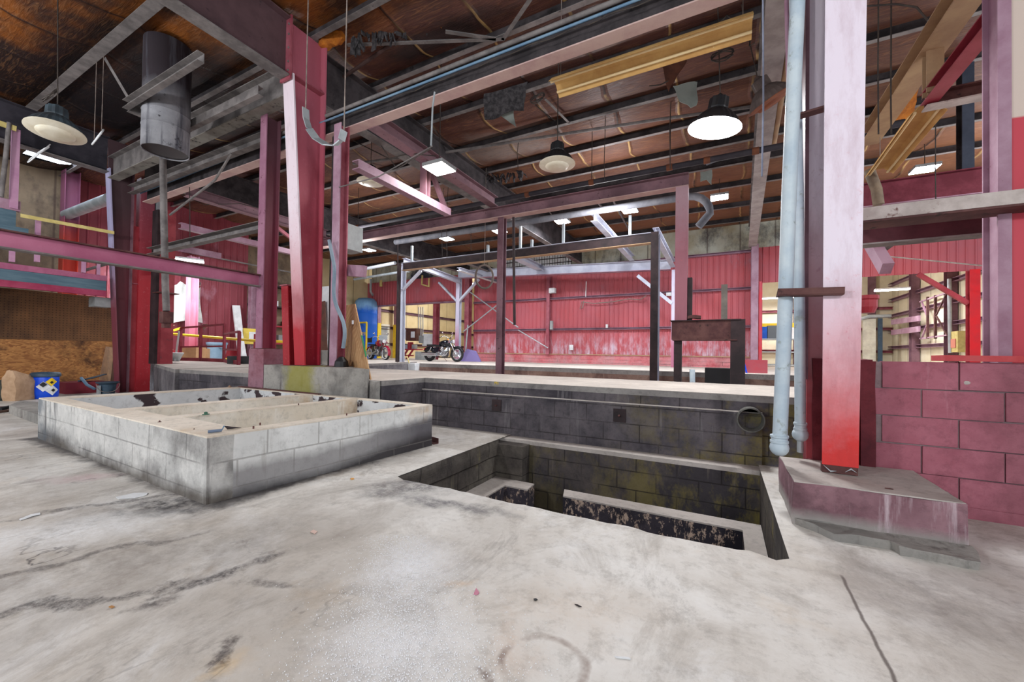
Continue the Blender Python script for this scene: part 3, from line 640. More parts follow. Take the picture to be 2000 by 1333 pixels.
# tank with three bays
T = {'A': V((-3.115, 1.45, 0)), 'B': V((-2.93, 3.62, 0)), 'C': V((-6.85, 3.62, 0)), 'D': V((-7.02, 1.54, 0))}
tk = thing('concrete_tank', (-5, 2.5, 0), 'low bleached concrete tank with three open bays standing on the floor', 'tank')
def tq(u, v):     # u 0..1 from right to left, v 0..1 from near to far
    n = T['A'].lerp(T['D'], u); f = T['B'].lerp(T['C'], u); return n.lerp(f, v)
ZT = .467
def twall(name, u0, u1, v0, v1, mat, z0=-.03, top=True, parts=None, zt=ZT, j=.01):
    P = [tq(u0, v0), tq(u1, v0), tq(u1, v1), tq(u0, v1)]
    b = MB(); b.prism([(p.x, p.y, z0) for p in P], (0, 0, zt-.012-z0)); b.jit(j, 5, u0*9, 6, (.6, .6, 0)); w = b.make(name, mat, tk)
    if top:
        b = MB(); b.prism([(p.x, p.y, zt-.012) for p in P], (0, 0, .012)); b.jit(.006, 6, u0*7, 5, (1, 1, .5)); b.make('rim', TANKT, w)
    return w
U = lambda x: (-3.03-x)/3.9
twall('front_wall', 0, 1, 0, .075, TANKF)
twall('side_wall', 0, U(-3.17), .075, 1, TANKY)
twall('back_wall', U(-3.17), 1, .955, 1, TANKP)
twall('side_wall', U(-6.72), 1, .075, .955, TANKP)
twall('dividing_wall', U(-4.13), U(-4.26), .075, .955, TANKI)
twall('dividing_wall', U(-4.98), U(-5.16), .075, .955, TANKI)
twall('inner_ledge', U(-3.17), U(-4.13), .075, .13, TANKI)
twall('inner_ledge', U(-4.26), U(-4.98), .075, .11, TANKI)
P = [tq(.01, .02), tq(.99, .02), tq(.99, .98), tq(.01, .98)]
b = MB(); b.prism([(p.x, p.y, -.03) for p in P], (0, 0, .1)); b.make('bottom', TANKI, tk)
b = MB(); p0, p1 = tq(.98, .985), tq(.48, .975); b.bar(p0+Z1*(ZT+.008), p1+Z1*(ZT+.008), .05, .012); 
tag(b.make('steel_strip', RUSTB), 'thin rusty steel strip lying along the back rim of the tank', 'steel strip')
# trowel on the rim
p = PZ(424, 842, ZT+.004); t = thing('trowel', p, 'small trowel with a blue-grey handle lying on the tank rim corner', 'trowel')
h0, h1, bl, tp = PZ(406, 844, ZT+.014), PZ(433, 841, ZT+.016), PZ(438, 833, ZT+.03), PZ(463, 837, ZT+.004)
b = MB(); b.tube([h0, h0.lerp(h1, .3), h0.lerp(h1, .7), h1], .011, 8); b.make('handle', mk('blue_grey_grip', (104, 118, 140)), t, 60)
b = MB(); b.tube([h1, h1+V((.01, .01, .03)), bl], .004, 6); b.make('shank', BLUEP, t)
b = MB(); w_ = V((.03, .06, 0)); b.prism([bl, tp+w_*.4, tp, h1.lerp(tp, .5)-w_*.2], (0, 0, .003)); b.make('blade', DARK, t)
# small things on the rim and anchor bolts
for (x, y, nm, lab, mt, r) in ((402, 811, 'flange_fitting', 'green rusty flange fitting lying on the tank divider', mk('green_paint', (60, 96, 78)), .03), (312, 825, 'rust_lump', 'small dark rusty lump on the front rim of the tank', RUSTB, .014), (379, 839, 'nut', 'tiny rusty nut on the tank rim left of the trowel', RUSTB, .007), (448, 757, 'stone', 'small tan stone on the far corner of the tank rim', BOARDW, .03)):
    p = PZ(x, y, ZT)
    b = MB(); b.lathe([(r, 0), (r*.9, r*.3), (r*.5, r*.35), (r*.4, r*.9), (r*.1, r)], p, n=8).jit(r*.15, 20)
    tag(b.make(nm, mt), lab, nm.replace('_', ' '))
for i, (x, y) in enumerate(((495, 838), (508, 831), (677, 812), (583, 792), (815, 788))):
    p = PZ(x, y, ZT); b = MB(); b.lathe([(.006, 0), (.006, .018), (.004, .02)], p, n=6)
    tag(b.make('anchor_bolt', RUSTB), ('rusty bolt stub on the tank rim, %s' % ('nearest to the trowel', 'second from the trowel', 'midway along the right rim', 'on the middle divider', 'closest to the far right corner')[i]), 'bolt', 'bolt stubs on the tank rim')
p = PZ(853, 866, 0); b = MB()
b.L(p+V((-.09, .02, .002)), p+V((.035, -.01, .002)), .07, .06, t=.008); tag(b.make('angle_iron', RUSTB), 'short rusty angle iron on the floor at the far right corner of the tank', 'angle iron')
p = PZ(60, 805, .0)
b = MB(); b.prism([PZ(18, 792, .13), PZ(78, 812, .13), PZ(78, 786, .13), PZ(40, 783, .13)], (0, 0, -.13)); tag(b.make('concrete_slab', PEDG), 'thin grey concrete slab on the floor against the left end of the tank', 'slab')
# ================================================================== COLUMNS
def quadp(b, pts, vec): b.prism(pts, vec); return b
XC = -5.67
t = thing('tapered_column', (XC, 4.0, .83), 'big tapered red steel column with pale chalky near flange on the grey footing', 'column')
b = MB(); b.sect((XC, 3.86, .83), (XC, 3.575, 5.1), ((-.12, -.012), (.12, -.012), (.12, .012), (-.12, .012)), (0, -1, 0)); b.make('near_flange', BCOLF, t)
b = MB(); b.box(XC-.12, XC+.12, 4.09, 4.115, .83, 5.9); b.make('far_flange', BCOLW, t)
b = MB(); b.prism([(XC-.006, 3.86, .83), (XC-.006, 4.09, .83), (XC-.006, 4.09, 5.9), (XC-.006, 3.54, 5.9), (XC-.006, 3.57, 5.1)], (.012, 0, 0)); b.make('web', BCOLW, t)
b = MB(); b.box(XC-.11, XC+.115, 3.57, 4.09, 5.09, 5.105); b.make('stiffener', REDF, t)
b = MB(); b.box(XC-.12, XC+.12, 3.52, 3.545, 5.0, 5.93); e = b.make('end_plate', REDF, t)
b = MB()
for z in (5.12, 5.25, 5.45, 5.65, 5.8):
    for s in (-.08, .08): b.lathe([(.014, 0), (.014, .014)], (XC+s, 3.52, z), Matrix.Rotation(pi/2, 3, 'X'), 6)
b.make('bolts', SOOTL, e)
b = MB(); b.box(XC-.16, XC+.14, 3.8, 4.14, .828, .84); b.make('base_plate', RUSTB, t)
t = thing('stub_post', (-5.95, 3.9, .83), 'short red stub post beside the near flange of the big tapered column', 'post')
b = MB(); b.I((-5.95, 3.92, .83), (-5.95, 3.86, 2.05), .16, .2, (0, 1, 0)); b.make('post', REDLOW, t)
b = MB(); b.box(-6.04, -5.86, 3.74, 4.0, 2.05, 2.065); b.make('cap_plate', REDF, t)
def icol(name, x, y, z0, z1, w, h, mf, mw, label, cap=None, up=(0, 1, 0), rot=None):
    t = thing(name, (x, y, z0), label, 'column')
    u = V(up).normalized(); a, c = V((x, y, z0)), V((x, y, z1))
    MB().bar(a-u*(h/2-.008), c-u*(h/2-.008), w, .016, up).make('near_flange', mf, t)
    MB().bar(a, c, .012, h-.03, up).make('web', mw, t)
    MB().bar(a+u*(h/2-.008), c+u*(h/2-.008), w, .016, up).make('far_flange', mw, t)
    if cap:
        b = MB(); b.box(x-w*.7, x+w*.7, y-h*.7, y+h*.7, z0, z0+.012); b.make('base_plate', RUSTB, t)
    return t
icol('crane_column', -5.1, 4.06, .83, 4.46, .15, .16, MAUVE, REDF, 'slim red crane column with a bent grey conduit, right of the big tapered column', 1)
t = thing('black_post', (-5.45, 4.26, .83), 'black-sooted flat steel post between the big tapered column and the slim red crane column', 'post')
b = MB(); b.box(-5.5, -5.39, 4.2, 4.32, .83, 4.46); b.make('post', SOOT, t)
icol('mauve_post', -6.68, 3.93, 1.075, 4.92, .17, .24, mk('post_mauve', (140, 92, 114), (158, 112, 132), (100, 56, 70), scale=1.6, th3=.6), C520, 'slim mauve and red post standing on the red-painted concrete pier', 1)
XL = -12.5
t = thing('tapered_column', (XL, 4.0, 0), 'left tapered steel column with pale lilac near flange beside the mezzanine', 'column')
b = MB(); b.sect((XL-.12, 3.99, 0), (XL-.12, 3.72, 5.2), ((-.12, -.012), (.12, -.012), (.12, .012), (-.12, .012)), (0, -1, 0)); b.make('near_flange', LCOLF, t)
b = MB(); b.prism([(XL-.12, 3.99, 0), (XL-.12, 4.15, 0), (XL-.12, 4.15, 5.9), (XL-.12, 3.7, 5.9), (XL-.12, 3.72, 5.2)], (.012, 0, 0)); b.make('web', fadecol('sooty_red_web', (92, 30, 42), (74, 54, 58), 2.4, 4.6, (60, 40, 46)), t)
b = MB(); b.box(XL-.24, XL, 4.14, 4.16, 0, 5.9); b.make('far_flange', PURP, t)
t = thing('red_box_column', (XL-.1, 4.35, 0), 'bright red box column standing on the floor right of the left tapered column', 'column')
b = MB(); b.box(XL-.24, XL, 4.28, 4.55, 0, 5.2); b.make('post', REDLOW, t)
b = MB(); b.box(XL-.26, XL-.06, 4.17, 4.28, 0, 4.0); b.make('side_channel', RED, t)
b = MB(); b.box(XL-.28, XL-.02, 4.16, 4.3, 2.6, 2.615); b.make('splice_plate', REDF, t)
t = thing('dark_red_column', (-11.9, 4.62, ZP), 'dark red column on the left platform behind the grey drop pipe', 'column')
b = MB(); b.box(-12.02, -11.86, 4.5, 4.74, ZP, 4.4); b.make('post', mk('dark_red_paint', (120, 36, 44), (140, 56, 62), (90, 40, 46)), t)
b = MB(); b.box(-12.3, -12.02, 4.44, 4.52, ZP, 4.4); b.make('side_plate', DARK, t)
b = MB(); b.box(-12.1, -11.75, 4.4, 4.8, 2.38, 2.4); b.make('splice_plate', RUSTB, t)
# right hand column
t = thing('chalky_red_column', (.72, 3.6, .28), 'big chalky white column fading to red, standing on the stained pedestal', 'column')
b = MB(); pts = [(.613, 3.45, .335), (.808, 3.45, .335), (.845, 3.45, 3.6), (.868, 3.45, 6.0), (.62, 3.45, 6.0), (.62, 3.45, 3.6)]
b.prism(pts, (0, .016, 0)); b.make('near_flange', RCOL, t)
b = MB(); b.box(.70, .712, 3.466, 3.86, .28, 6.0); b.make('web', RCOLB, t)
b = MB(); b.box(.585, .84, 3.86, 3.876, .28, 6.0); b.make('far_flange', RCOLB, t)
b = MB(); b.box(.56, .585, 3.8, 3.95, .9, 6.0); b.make('edge_angle', PURP, t)
b = MB(); b.box(.612, .806, 3.455, 3.5, .282, .335); b.make('base_plate', RUSTB, t)
b = MB()
for (x0, x1, x2) in ((.614, .655, .69), (.735, .765, .80)):
    b.prism([(x0, 3.44, .335 if x0 < .7 else .30), (x1, 3.432, .302 if x0 < .7 else .332), (x2, 3.44, .30 if x0 < .7 else .302), (x1, 3.432, .292 if x0 < .7 else .322)], (0, .006, 0))
b.make('bent_flap', GALV, t)
for i, z in enumerate((2.1, 2.5)):
    pass
b = MB(); b.I((1.80, 4.3, 0), (1.80, 4.3, 6), .07, .2, (0, 1, 0)); tag(b.make('mauve_wall_column', MAUVE), 'slim mauve column rising behind the block wall at the right edge', 'column')
b = MB(); b.box(1.838, 3.5, 4.22, 4.26, 0, 6.0); tag(b.make('two_tone_panel', RCOL2), 'tall panel painted red below and beige above, beside the mauve column at the right edge', 'wall panel')
# ================================================================== FRAMES OVERHEAD
ibeam('roof_rafter', (XC, 3.52, 5.47), (XC, -3, 5.55), .22, .86, RAFT, SOOTL, 'deep purple-brown rafter running from the big tapered column towards the viewer', 'rafter')
ibeam('roof_rafter', (XL-.12, 3.7, 5.5), (XL-.12, -3, 5.55), .24, .8, mk('sooty_navy_steel', (40, 38, 46), (58, 54, 62)), SOOTL, 'deep soot-black rafter running from the left tapered column towards the viewer', 'rafter')
ibeam('roof_rafter', (-5.78, 4.13, 5.42), (-5.55, YW, 5.46), .22, .84, SOOT, SOOTL, 'rafter with peeling underside running from the big tapered column to the back wall', 'rafter')
ibeam('roof_rafter', (-12.1, 4.2, 5.42), (-11.5, YW, 5.46), .22, .84, SOOT, SOOTL, 'rafter running from the left tapered column to the back wall', 'rafter')
ibeam('roof_rafter', (.5, 4.3, 5.45), (.93, YW-.2, 5.42), .26, .8, SOOTL, mk('pale_scuffed_steel', (168, 160, 158), (146, 138, 136), (84, 78, 78), scale=4, th3=.68), 'pale scuffed rafter above the tilted rusty lamp on the right', 'rafter')
ibeam('back_column', (1.0, YW-.25, ZF), (1.0, YW-.25, 5.1), .22, .3, MAUVE, MAUVE, 'mauve column against the back wall right of the red ribbed wall', 'column', up=(0, 1, 0))
ibeam('back_column', (-11.35, YW-.3, ZF), (-11.35, YW-.3, 5.0), .25, .3, REDF, REDF, 'faded red column at the left end of the red ribbed back wall', 'column', up=(0, 1, 0))
ORD = ['first', 'second', 'third', 'fourth', 'fifth', 'sixth', 'seventh', 'eighth', 'ninth', 'tenth', 'eleventh', 'twelfth', 'thirteenth']
for i, y in enumerate(PUR[2:]):
    t = thing('roof_purlin', (-4, y, 5.9), 'sooty roof purlin under the brown insulation, %s row towards the back wall' % ORD[i], 'purlin', 'roof purlins')
    x0, x1 = (-22, 8.5) if y > 4.5 else (-22, 8)
    b = MB(); wf = .16 if y < 3 else .085
    b.box(x0, x1, y-.004, y+.004, 5.906, 6.1); b.make('web', SOOT, t)
    b = MB(); b.box(x0, x1, y-wf, y+.0, 5.9, 5.908); b.make('bottom_flange', SOOTL if i % 3 else mk('purlin_flange', (112, 106, 106), (140, 132, 130), (70, 64, 64), scale=3), t)
MW = mk('mauve_brown_web', (112, 84, 92), (140, 106, 114), (74, 52, 58), scale=1.4, th3=.6)
ibeam('crane_beam', (-12.0, 4.225, 4.645), (.95, 4.225, 4.645), .17, .35, SOOT, PEACH, 'long crane beam with dusty pink underside painted as lit from below, carrying two conduits, across the upper middle', up=(0, 0, 1))
# pipes clipped to the crane beam
for (ya, yb, yy, r, mt, lab) in ((214, 0, 4.12, .028, SOOTL, 'grey conduit along the face of the long crane beam'), (226, 8, 4.10, .016, BLUEP, 'thin blue conduit below the grey one on the long crane beam')):
    z = PY(1000, 83 if mt is SOOTL else 95, yy).z
    b = MB(); b.tube([(-12, yy, z-.01), (-6, yy, z), (.9, yy, z)], r, 8); tag(b.make('conduit', mt, smooth=50), lab, 'conduit')
b = MB(); pts = []
for i in range(60):
    x = -5+i*.1; pts.append((x, 4.085, 4.60+.012*sin(i*1.3)+.01*random.random()))
b.tube(pts, .006, 5); tag(b.make('cable', CABLE), 'tangled yellow-brown cable tied to the conduits on the crane beam', 'cable')
z = PY(740, 185, 4.0).z
ibeam('strut_beam', (XL, 3.78, 5.2), (-5.8, 3.78, 5.2), .2, .5, SOOTL, mk('peeling_grey_paint', (150, 146, 138), (128, 122, 116), (40, 36, 38), scale=3, sc3=6, th3=.58), 'grey strut beam with peeling black paint left of the big tapered column')
t = thing('channel_beam', (-9.5, 4.0, 4.6), 'pale grey channel beam ending at the mauve post, below the peeling strut beam', 'beam')
b = MB(); b.C((-12.1, 4.02, 4.7), (-6.78, 4.09, 4.72), .12, .18, flip=1); b.make('channel', SOOTL, t)
mbm = ibeam('mid_beam', (-12.2, 8.0, 4.315), (-.575, 8.0, 4.315), .2, .25, MW, PEACH, 'faded mauve beam spanning on the two tall posts across the trench')
icol('mid_post', -4.53, 8.0, -.8, 4.19, .15, .16, PURP, PURP, 'brown-purple post under the middle of the faded mauve beam', up=(0, 1, 0))
t = thing('end_post', (-.68, 8, 1.71), 'faded red post under the mauve beam end, standing on the rusty header beam', 'column')
b = MB(); b.box(-.79, -.58, 7.9, 8.1, 1.716, 4.19); b.make('post', fadecol('pink_to_red_post', (150, 92, 104), (184, 150, 160), 3.0, 4.0, (190, 90, 96)), t)
b = MB(); b.box(-.575, -.5, 7.94, 8.06, 1.72, 2.5); b.make('side_bar', DARK, t)
b = MB(); b.box(-.57, -.36, 7.9, 8.05, 1.745, 1.8).jit(.02, 7, 1, 3); b.make('torn_plate', RUSTB, t)
t = thing('header_beam', (-.28, 8, 1.35), 'short rusty brown header beam on two dark posts beside the trench', 'beam')
b = MB(); b.box(-.84, .27, 7.9, 7.93, 1.36, 1.70); b.make('web', RUSTB, t)
b = MB(); b.box(-.86, .28, 7.85, 8.1, 1.70, 1.715); b.make('top_flange', DARK, t)
b = MB(); b.box(-.82, .22, 7.85, 8.1, 1.345, 1.36); b.make('bottom_flange', RUSTB, t)
b = MB(); b.box(-.80, -.67, 7.93, 8.06, -.8, 1.35); b.make('post', DARK, t)
b = MB(); b.box(.12, .34, 7.88, 8.1, -.8, 1.71); b.make('post', DARK, t)
b = MB(); b.box(.33-.36, .33-.26, 8.02, 8.06, 1.71, 2.35); b.make('stub_bar', mk('olive_grey_steel', (104, 98, 92), (124, 116, 108)), t)
# dark gantry over the far slab
gm = thing('dark_gantry_beam', (-6, 11, 4.02), 'dark brown gantry beam between two slim dark posts in front of the far slab', 'beam')
b = MB(); b.box(-10.36, -1.69, 10.99, 11.01, 4.03, 4.29); b.make('web', DARK, gm)
b = MB(); b.box(-10.36, -1.69, 10.9, 11.1, 4.02, 4.035); b.make('bottom_flange', TAN, gm)
b = MB(); b.box(-10.36, -1.69, 10.9, 11.1, 4.285, 4.3); b.make('top_flange', BLUEBEAM, gm)
for x, lab in ((-10.47, 'slim dark post with lit side painted pale under the left end of the dark gantry beam'), (-1.585, 'slim black post under the right end of the dark gantry beam')):
    t = thing('gantry_post', (x, 11, -.8), lab, 'column')
    b = MB(); b.box(x-.1, x+.09, 10.9, 10.915, -.8, 4.3); b.make('near_flange', DARK, t)
    b = MB(); b.box(x-.006, x+.006, 10.915, 11.15, -.8, 4.3); b.make('web', BLUEBEAM, t)  # dark front and lit pale side painted as separate colours
    b = MB(); b.box(x-.1, x+.1, 11.15, 11.165, -.8, 4.3); b.make('far_flange', BLUEBEAM, t)
    s = 1 if x < -5 else -1
    if s > 0:
        b = MB(); b.bar((x+.08, 11.05, 3.35), (x+.9, 11.05, 3.96), .08, .1, (0, 1, 0)); b.make('knee_brace', BLUEBEAM, t)
ra, rb = PY(895, 537, 15.5), PY(1310, 518, 15.5)
ibeam('rear_gantry_beam', ra, rb, .25, .36, BLUEBEAM, MAUVE, 'pale lilac gantry beam in front of the red ribbed back wall')
for p, lab, z1 in ((PY(897, 600, 15.55), 'pinkish post under the left end of the pale rear gantry beam', 4.55), (PY(1318, 600, 15.55), 'pale lilac post under the right end of the rear gantry beam', 4.17)):
    t = icol('rear_post', p.x, 15.5, ZF, z1, .2, .2, fadecol('rear_post_paint%d' % int(p.x), (170, 104, 128), (190, 184, 204), 1.4, 2.6, (190, 120, 140)), BLUEBEAM, lab)
    if p.x < -5:
        for s in (-1, 1):
            b = MB(); b.bar((p.x+.08*s, 15.45, 3.5), (p.x+1.15*s, 15.45, 4.45), .09, .12, (0, 1, 0)); b.make('knee_brace', BLUEBEAM, t)
    else:
        b = MB(); b.bar((p.x-.08, 15.45, 2.95), (p.x-1.3, 15.45, 4.05), .12, .14, (0, 1, 0)); b.make('knee_brace', BLUEBEAM, t)
def ybeam(name, pa, pb, z, w, h, mw, mf, label, cat='beam'):
    a, c = PZ(*pa, z), PZ(*pb, z); x = (a.x+c.x)/2
    return ibeam(name, (x, a.y, z+h/2), (x, c.y, z+h/2), w, h, mw, mf, label, cat)
def side(name, xa, xb, ya, yb, z, w, h, label):
    return ibeam(name, (xa, ya, z), (xb, yb, z), w, h, BLUEBEAM, BLUEBEAM, label)
side('side_beam', -10.45, -10.95, 11.1, 15.4, 4.42, .16, .22, 'white-lit side beam running back from the left gantry post')
side('side_beam', -1.6, -1.6, 11.1, 15.4, 4.36, .16, .22, 'white-lit side beam running back from the right gantry post')
ybeam('runway_beam', (1158, 432), (1236, 510), 4.62, .18, .2, BLUEBEAM, BLUEBEAM, 'pale runway beam crossing over the dark gantry beam near its right end')
ybeam('runway_beam', (898, 529), (977, 556), 4.5, .2, .14, BLUEBEAM, WHITE, 'white-lit low runway beam behind the hanging hose ring')  # lit white painted onto the bottom flange
ybeam('runway_beam', (905, 512), (973, 539), 4.75, .2, .22, SOOT, SOOTL, 'grey runway beam just above the white-lit one behind the hose ring')
ybeam('runway_beam', (1003, 506), (1061, 530), 4.6, .3, .2, BLUEBEAM, BLUEBEAM, 'wide pale runway beam right of the brown-purple middle post')
# hanger angles standing on the gantry beam
for i, (x, y0) in enumerate(((805, 480), (1018, 430), (1040, 468), (1102, 436), (1233, 420), (954, 478))):
    p = PY(x, y0, 11); b = MB(); b.L((p.x, 11, 4.3), (p.x, 11, p.z), .07, .07, (0, 1, 0), .008)
    tag(b.make('hanger_angle', GALV), 'upright galvanized angle standing on the dark gantry beam, %s from the left' % ('first', 'third', 'fourth', 'fifth', 'sixth', 'second')[i], 'hanger', 'hangers on the dark gantry')
# trusses between crane beam and mid beam
def truss(X, mtop, mbot, y0, y1, yv, zb, zt, yb0, yb1, label, strut, wtop=.2):
    t = thing('crane_truss', (X, (y0+y1)/2, zb), label, 'truss')  # plain truss, carries no railing
    b = MB(); b.I((X, y0, zt), (X, y1, zt), wtop, .22, tf=.014); b.make('top_chord', mtop, t)
    b = MB(); b.C((X+.07, yb0, zb), (X+.07, yb1, zb), .14, .13, flip=-1, t=.012); b.make('bottom_chord', mbot, t)
    b = MB(); b.I((X, yv, zb), (X, yv, zt-.1), .14, .12, (0, 1, 0)); b.make('upright', strut, t)
    b = MB(); b.bar((X, yv+.12, zt-.15), (X, yb1-.05, zb), .08, .07, (1, 0, 0)); b.make('diagonal', strut, t)
    return t
yv = PX(830, 380, -4.72).y
truss(-4.72, MW, MAUVE, 4.3, 7.95, yv, 3.77, 4.57, 4.0, 6.2, 'mauve crane truss running back from the long crane beam to the faded mauve beam', PURP)
truss(2.03, TAN, mk('crimson_channel', (142, 44, 58), (160, 62, 78), rough=.4), 4.4, 8.2, PX(1822, 100, 2.03).y, 4.0, 4.57, 4.32, 6.1, 'tan truss with a crimson bottom channel at the upper right', TAN, .24)
truss(-10.6, MW, MAUVE, 4.4, 7.95, 6.2, 3.77, 4.57, 4.3, 7.7, 'faded pink crane truss beyond the pale channel beam at the upper left', REDF)
t = thing('channel_beam', (-9.3, 4.02, 3.1), 'grey channel beam with bolt holes ending at the mauve post below the brace rod', 'beam')
q0, q1 = PY(300, 498, 4.02), PY(520, 438, 4.02)
b = MB(); b.C((q0.x, 4.02, (q0.z+q1.z)/2), (-6.78, 4.02, (q0.z+q1.z)/2), .13, .14, flip=1); ch_ = b.make('channel', SOOTL, t)
b = MB()
for i in range(16):
    x = q0.x+.2+i*.27; b.box(x, x+.03, 4.016, 4.0205, (q0.z+q1.z)/2+.02, (q0.z+q1.z)/2+.045)
b.make('bolt_holes', BLACK, ch_)
ibeam('rusty_cross_beam', (2.0, 6.12, 3.98), (5.5, 6.12, 3.98), .15, .16, RUSTB, GREYB, 'rusty cross beam at the end of the crimson channel on the right')
b0, b1 = PY(1690, 428, 4.08), PY(2000, 396, 4.08)
d = (b1-b0); b1 = b0+d*2.2; b0 = b0-d*.35
t = thing('white_rusty_beam', b0, 'whitish rust-stained beam crossing in front of the mauve column on the right', 'beam')
b = MB(); b.box(b0.x, b1.x, 4.02, 4.04, b0.z-.03, b0.z+.07).jit(.004, 9, 1, 6, (0, 0, 1)); b.make('web', GREYB, t)
b = MB(); b.box(b0.x, b1.x, 4.02, 4.26, b0.z-.045, b0.z-.03); b.make('bottom_flange', RUSTB, t)
b0, b1 = PY(1690, 462, 5.6), PY(1945, 437, 5.6)
ibeam('dark_maroon_beam', (b0.x-.1, 5.6, b0.z), (b1.x+2, 5.6, b0.z), .18, .22, mk('deep_maroon', (66, 26, 34), (84, 40, 48)), SOOTL, 'deep maroon beam just below and behind the whitish rusty beam')
b0 = PY(1760, 375, 9)
ibeam('maroon_tie_beam', (1.0, 9, b0.z), (9, 9, b0.z), .18, .42, mk('maroon_beam', (98, 32, 46), (122, 52, 66)), MAUVE, 'maroon tie beam below the flood lamp on the right')
icol('hanger_post', PY(1885, 330, 9.2).x, 9.2, 3.75, 5.9, .14, .2, mk('blue_black_steel', (48, 54, 68), (60, 66, 80)), SOOT, 'blue-black post behind the flood lamp on the right')
icol('red_door_post', PY(1902, 600, 16.8).x, 16.85, ZF, 3.75, .22, .25, mk('bright_red_paint', (206, 28, 36), (190, 36, 44)), RED, 'bright red post with brace under the red ribbed header on the right')
p = PY(1902, 600, 16.8); b = MB(); b.bar((p.x-.1, 16.85, 2.75), (p.x-1.2, 16.85, 3.72), .12, .12, (0, 1, 0)); tag(b.make('knee_brace', RED), 'red diagonal brace from the bright red post to the ribbed header', 'brace')
p = PY(1483, 640, 16.9)
b = MB(); b.tube([(p.x, 16.7, ZF), (p.x, 16.7, 3.75)], .075, 12); tag(b.make('red_pipe_post', mk('coral_red_paint', (206, 60, 70), (190, 80, 92)), smooth=50), 'round coral red post beside the mauve back column', 'post')
a_, c_ = PZ(1452, 748, ZP), PZ(1500, 748, ZP)
a_, c_ = PY(1450, 703, 12.2), PY(1499, 750, 12.2)
b = MB(); b.box(a_.x, c_.x, 12.2, 12.23, ZF, a_.z); tag(b.make('pink_panel', mk('pink_painted_board', (206, 92, 104), (196, 104, 116))), 'pink painted board standing at the right end of the far slab', 'panel')
a_, c_ = PY(1452, 705, 12.1), PY(1464, 750, 12.0)
b = MB(); b.tube([a_, c_], .022, 8); tag(b.make('broom', BLUEB), 'blue-handled broom leaning against the pink board', 'handle')
# ================================================================== PIPES, DUCT, CONDUITS
def conduit(name, pts, r, mat, label, cat='pipe', n=14, capr=0):
    t = thing(name, pts[-1], label, cat)
    b = MB(); b.tube(pts, r, n); b.make('pipe', mat, t, 50)
    if capr:
        p = pts[-1]
        b = MB(); b.ball(V(p)+Z1*.035, capr, 8); b.make('coupling', mat, t, 60)
        b = MB(); b.lathe([(r*1.25, .07), (r*1.25, .085), (r*1.12, .09), (r*1.12, .105), (r*1.25, .11), (r*1.25, .125)], p, n=n); b.make('collar', mat, t, 40)
    return t
pA = [PY(1561, -300, 3.5), PY(1558, 0, 3.5), PY(1541, 380, 3.5), PY(1532, 640, 3.5), PY(1522, 884, 3.5)]
conduit('conduit_pipe', pA, .047, CONDB, 'thick pale blue conduit at the pedestal corner, in front of a thinner one', capr=.062)
pB = [PY(1553, -300, 3.75), PY(1552, 0, 3.75), PY(1559, 380, 3.75), PY(1562, 640, 3.75), PY(1563, 858, 3.75)]
t = conduit('conduit_pipe', pB, .036, CONDB, 'thinner pale blue conduit behind the thick one, with bare rod below its coupling', capr=.055)
b = MB(); b.tube([pB[-1], PY(1563, 884, 3.75)], .022, 10); b.make('bare_rod', GALV, t, 50)
b = MB(); b.tube([PY(1534, -200, 3.6), PY(1536, 0, 3.6), PY(1541, 220, 3.6), PY(1546, 420, 3.6)], .014, 8)
tag(b.make('thin_pipe', MAUVE, smooth=50), 'thin mauve pipe left of the two pale blue conduits', 'pipe')  # plain thin pipe beside the conduits
p0, p1 = PY(1518, 571, 3.41), PY(1648, 568, 3.41)
t = thing('pipe_bracket', p0, 'red-brown angle bracket holding the conduits to the chalky red column at mid height', 'bracket')
b = MB(); b.L(p0+V((0, -.02, -.028)), p1+V((0, -.02, -.028)), -.1, .05); b.make('angle', RUSTB, t)
p0, p1 = PY(1557, 235, 3.6), PY(1615, 218, 3.6)
b = MB(); b.L(p0, p1, .08, .05); tag(b.make('pipe_bracket', RUSTB), 'rusty bracket behind the chalky red column near its top', 'bracket')
D = 6.4; v = ray(325, 240)*D; dx, dy = v.x, v.y
t = thing('exhaust_vent_duct', (dx, dy, 4.2), 'wide streaked grey exhaust duct hanging from the roof on the left, open at the bottom', 'duct')
b = MB(); b.lathe([(.285, 4.26), (.29, 4.2), (.30, 4.2), (.3, 4.55), (.306, 4.56), (.3, 4.57), (.3, 4.78), (.306, 4.79), (.3, 4.8), (.3, 5.2), (.3, 5.93)], (dx, dy, 0), n=32); b.make('tube', DUCT, t, 50)
b = MB(); b.lathe([(.001, 4.9), (.281, 4.9), (.281, 4.215)], (dx, dy, 0), n=32); b.make('dark_inside', BLACK, t, 60)
z_ = 4.86
t = thing('duct_bracket', (dx, dy-.35, z_), 'sooty channel bracket frame clamped around the grey exhaust duct', 'bracket')
for yy, nm in ((-.34, 'channel'), (.34, 'channel')):
    b = MB(); b.C((dx-.36, dy+yy, z_), (dx+1.9, dy+yy, z_), .08, .13, flip=1 if yy < 0 else -1); b.make(nm, SOOTL, t)
b = MB(); b.C((dx-.36, dy-.34, z_), (dx-.36, dy+.34, z_), .08, .13, flip=-1); b.make('end_channel', SOOTL, t)
b = MB(); b.L((dx-.36, dy-.3, z_), (dx-1.2, dy-.4, 5.85), .05, .05); b.make('stay', SOOTL, t)
t = conduit('drop_pipe', [PY(318, 296, 3.58), PY(320, 420, 3.58), PY(323, 560, 3.58), PY(325, 608, 3.58)], .055, SOOTL, 'grey vertical drop pipe ending in a valve in front of the dark red column')  # plain drop pipe with a valve
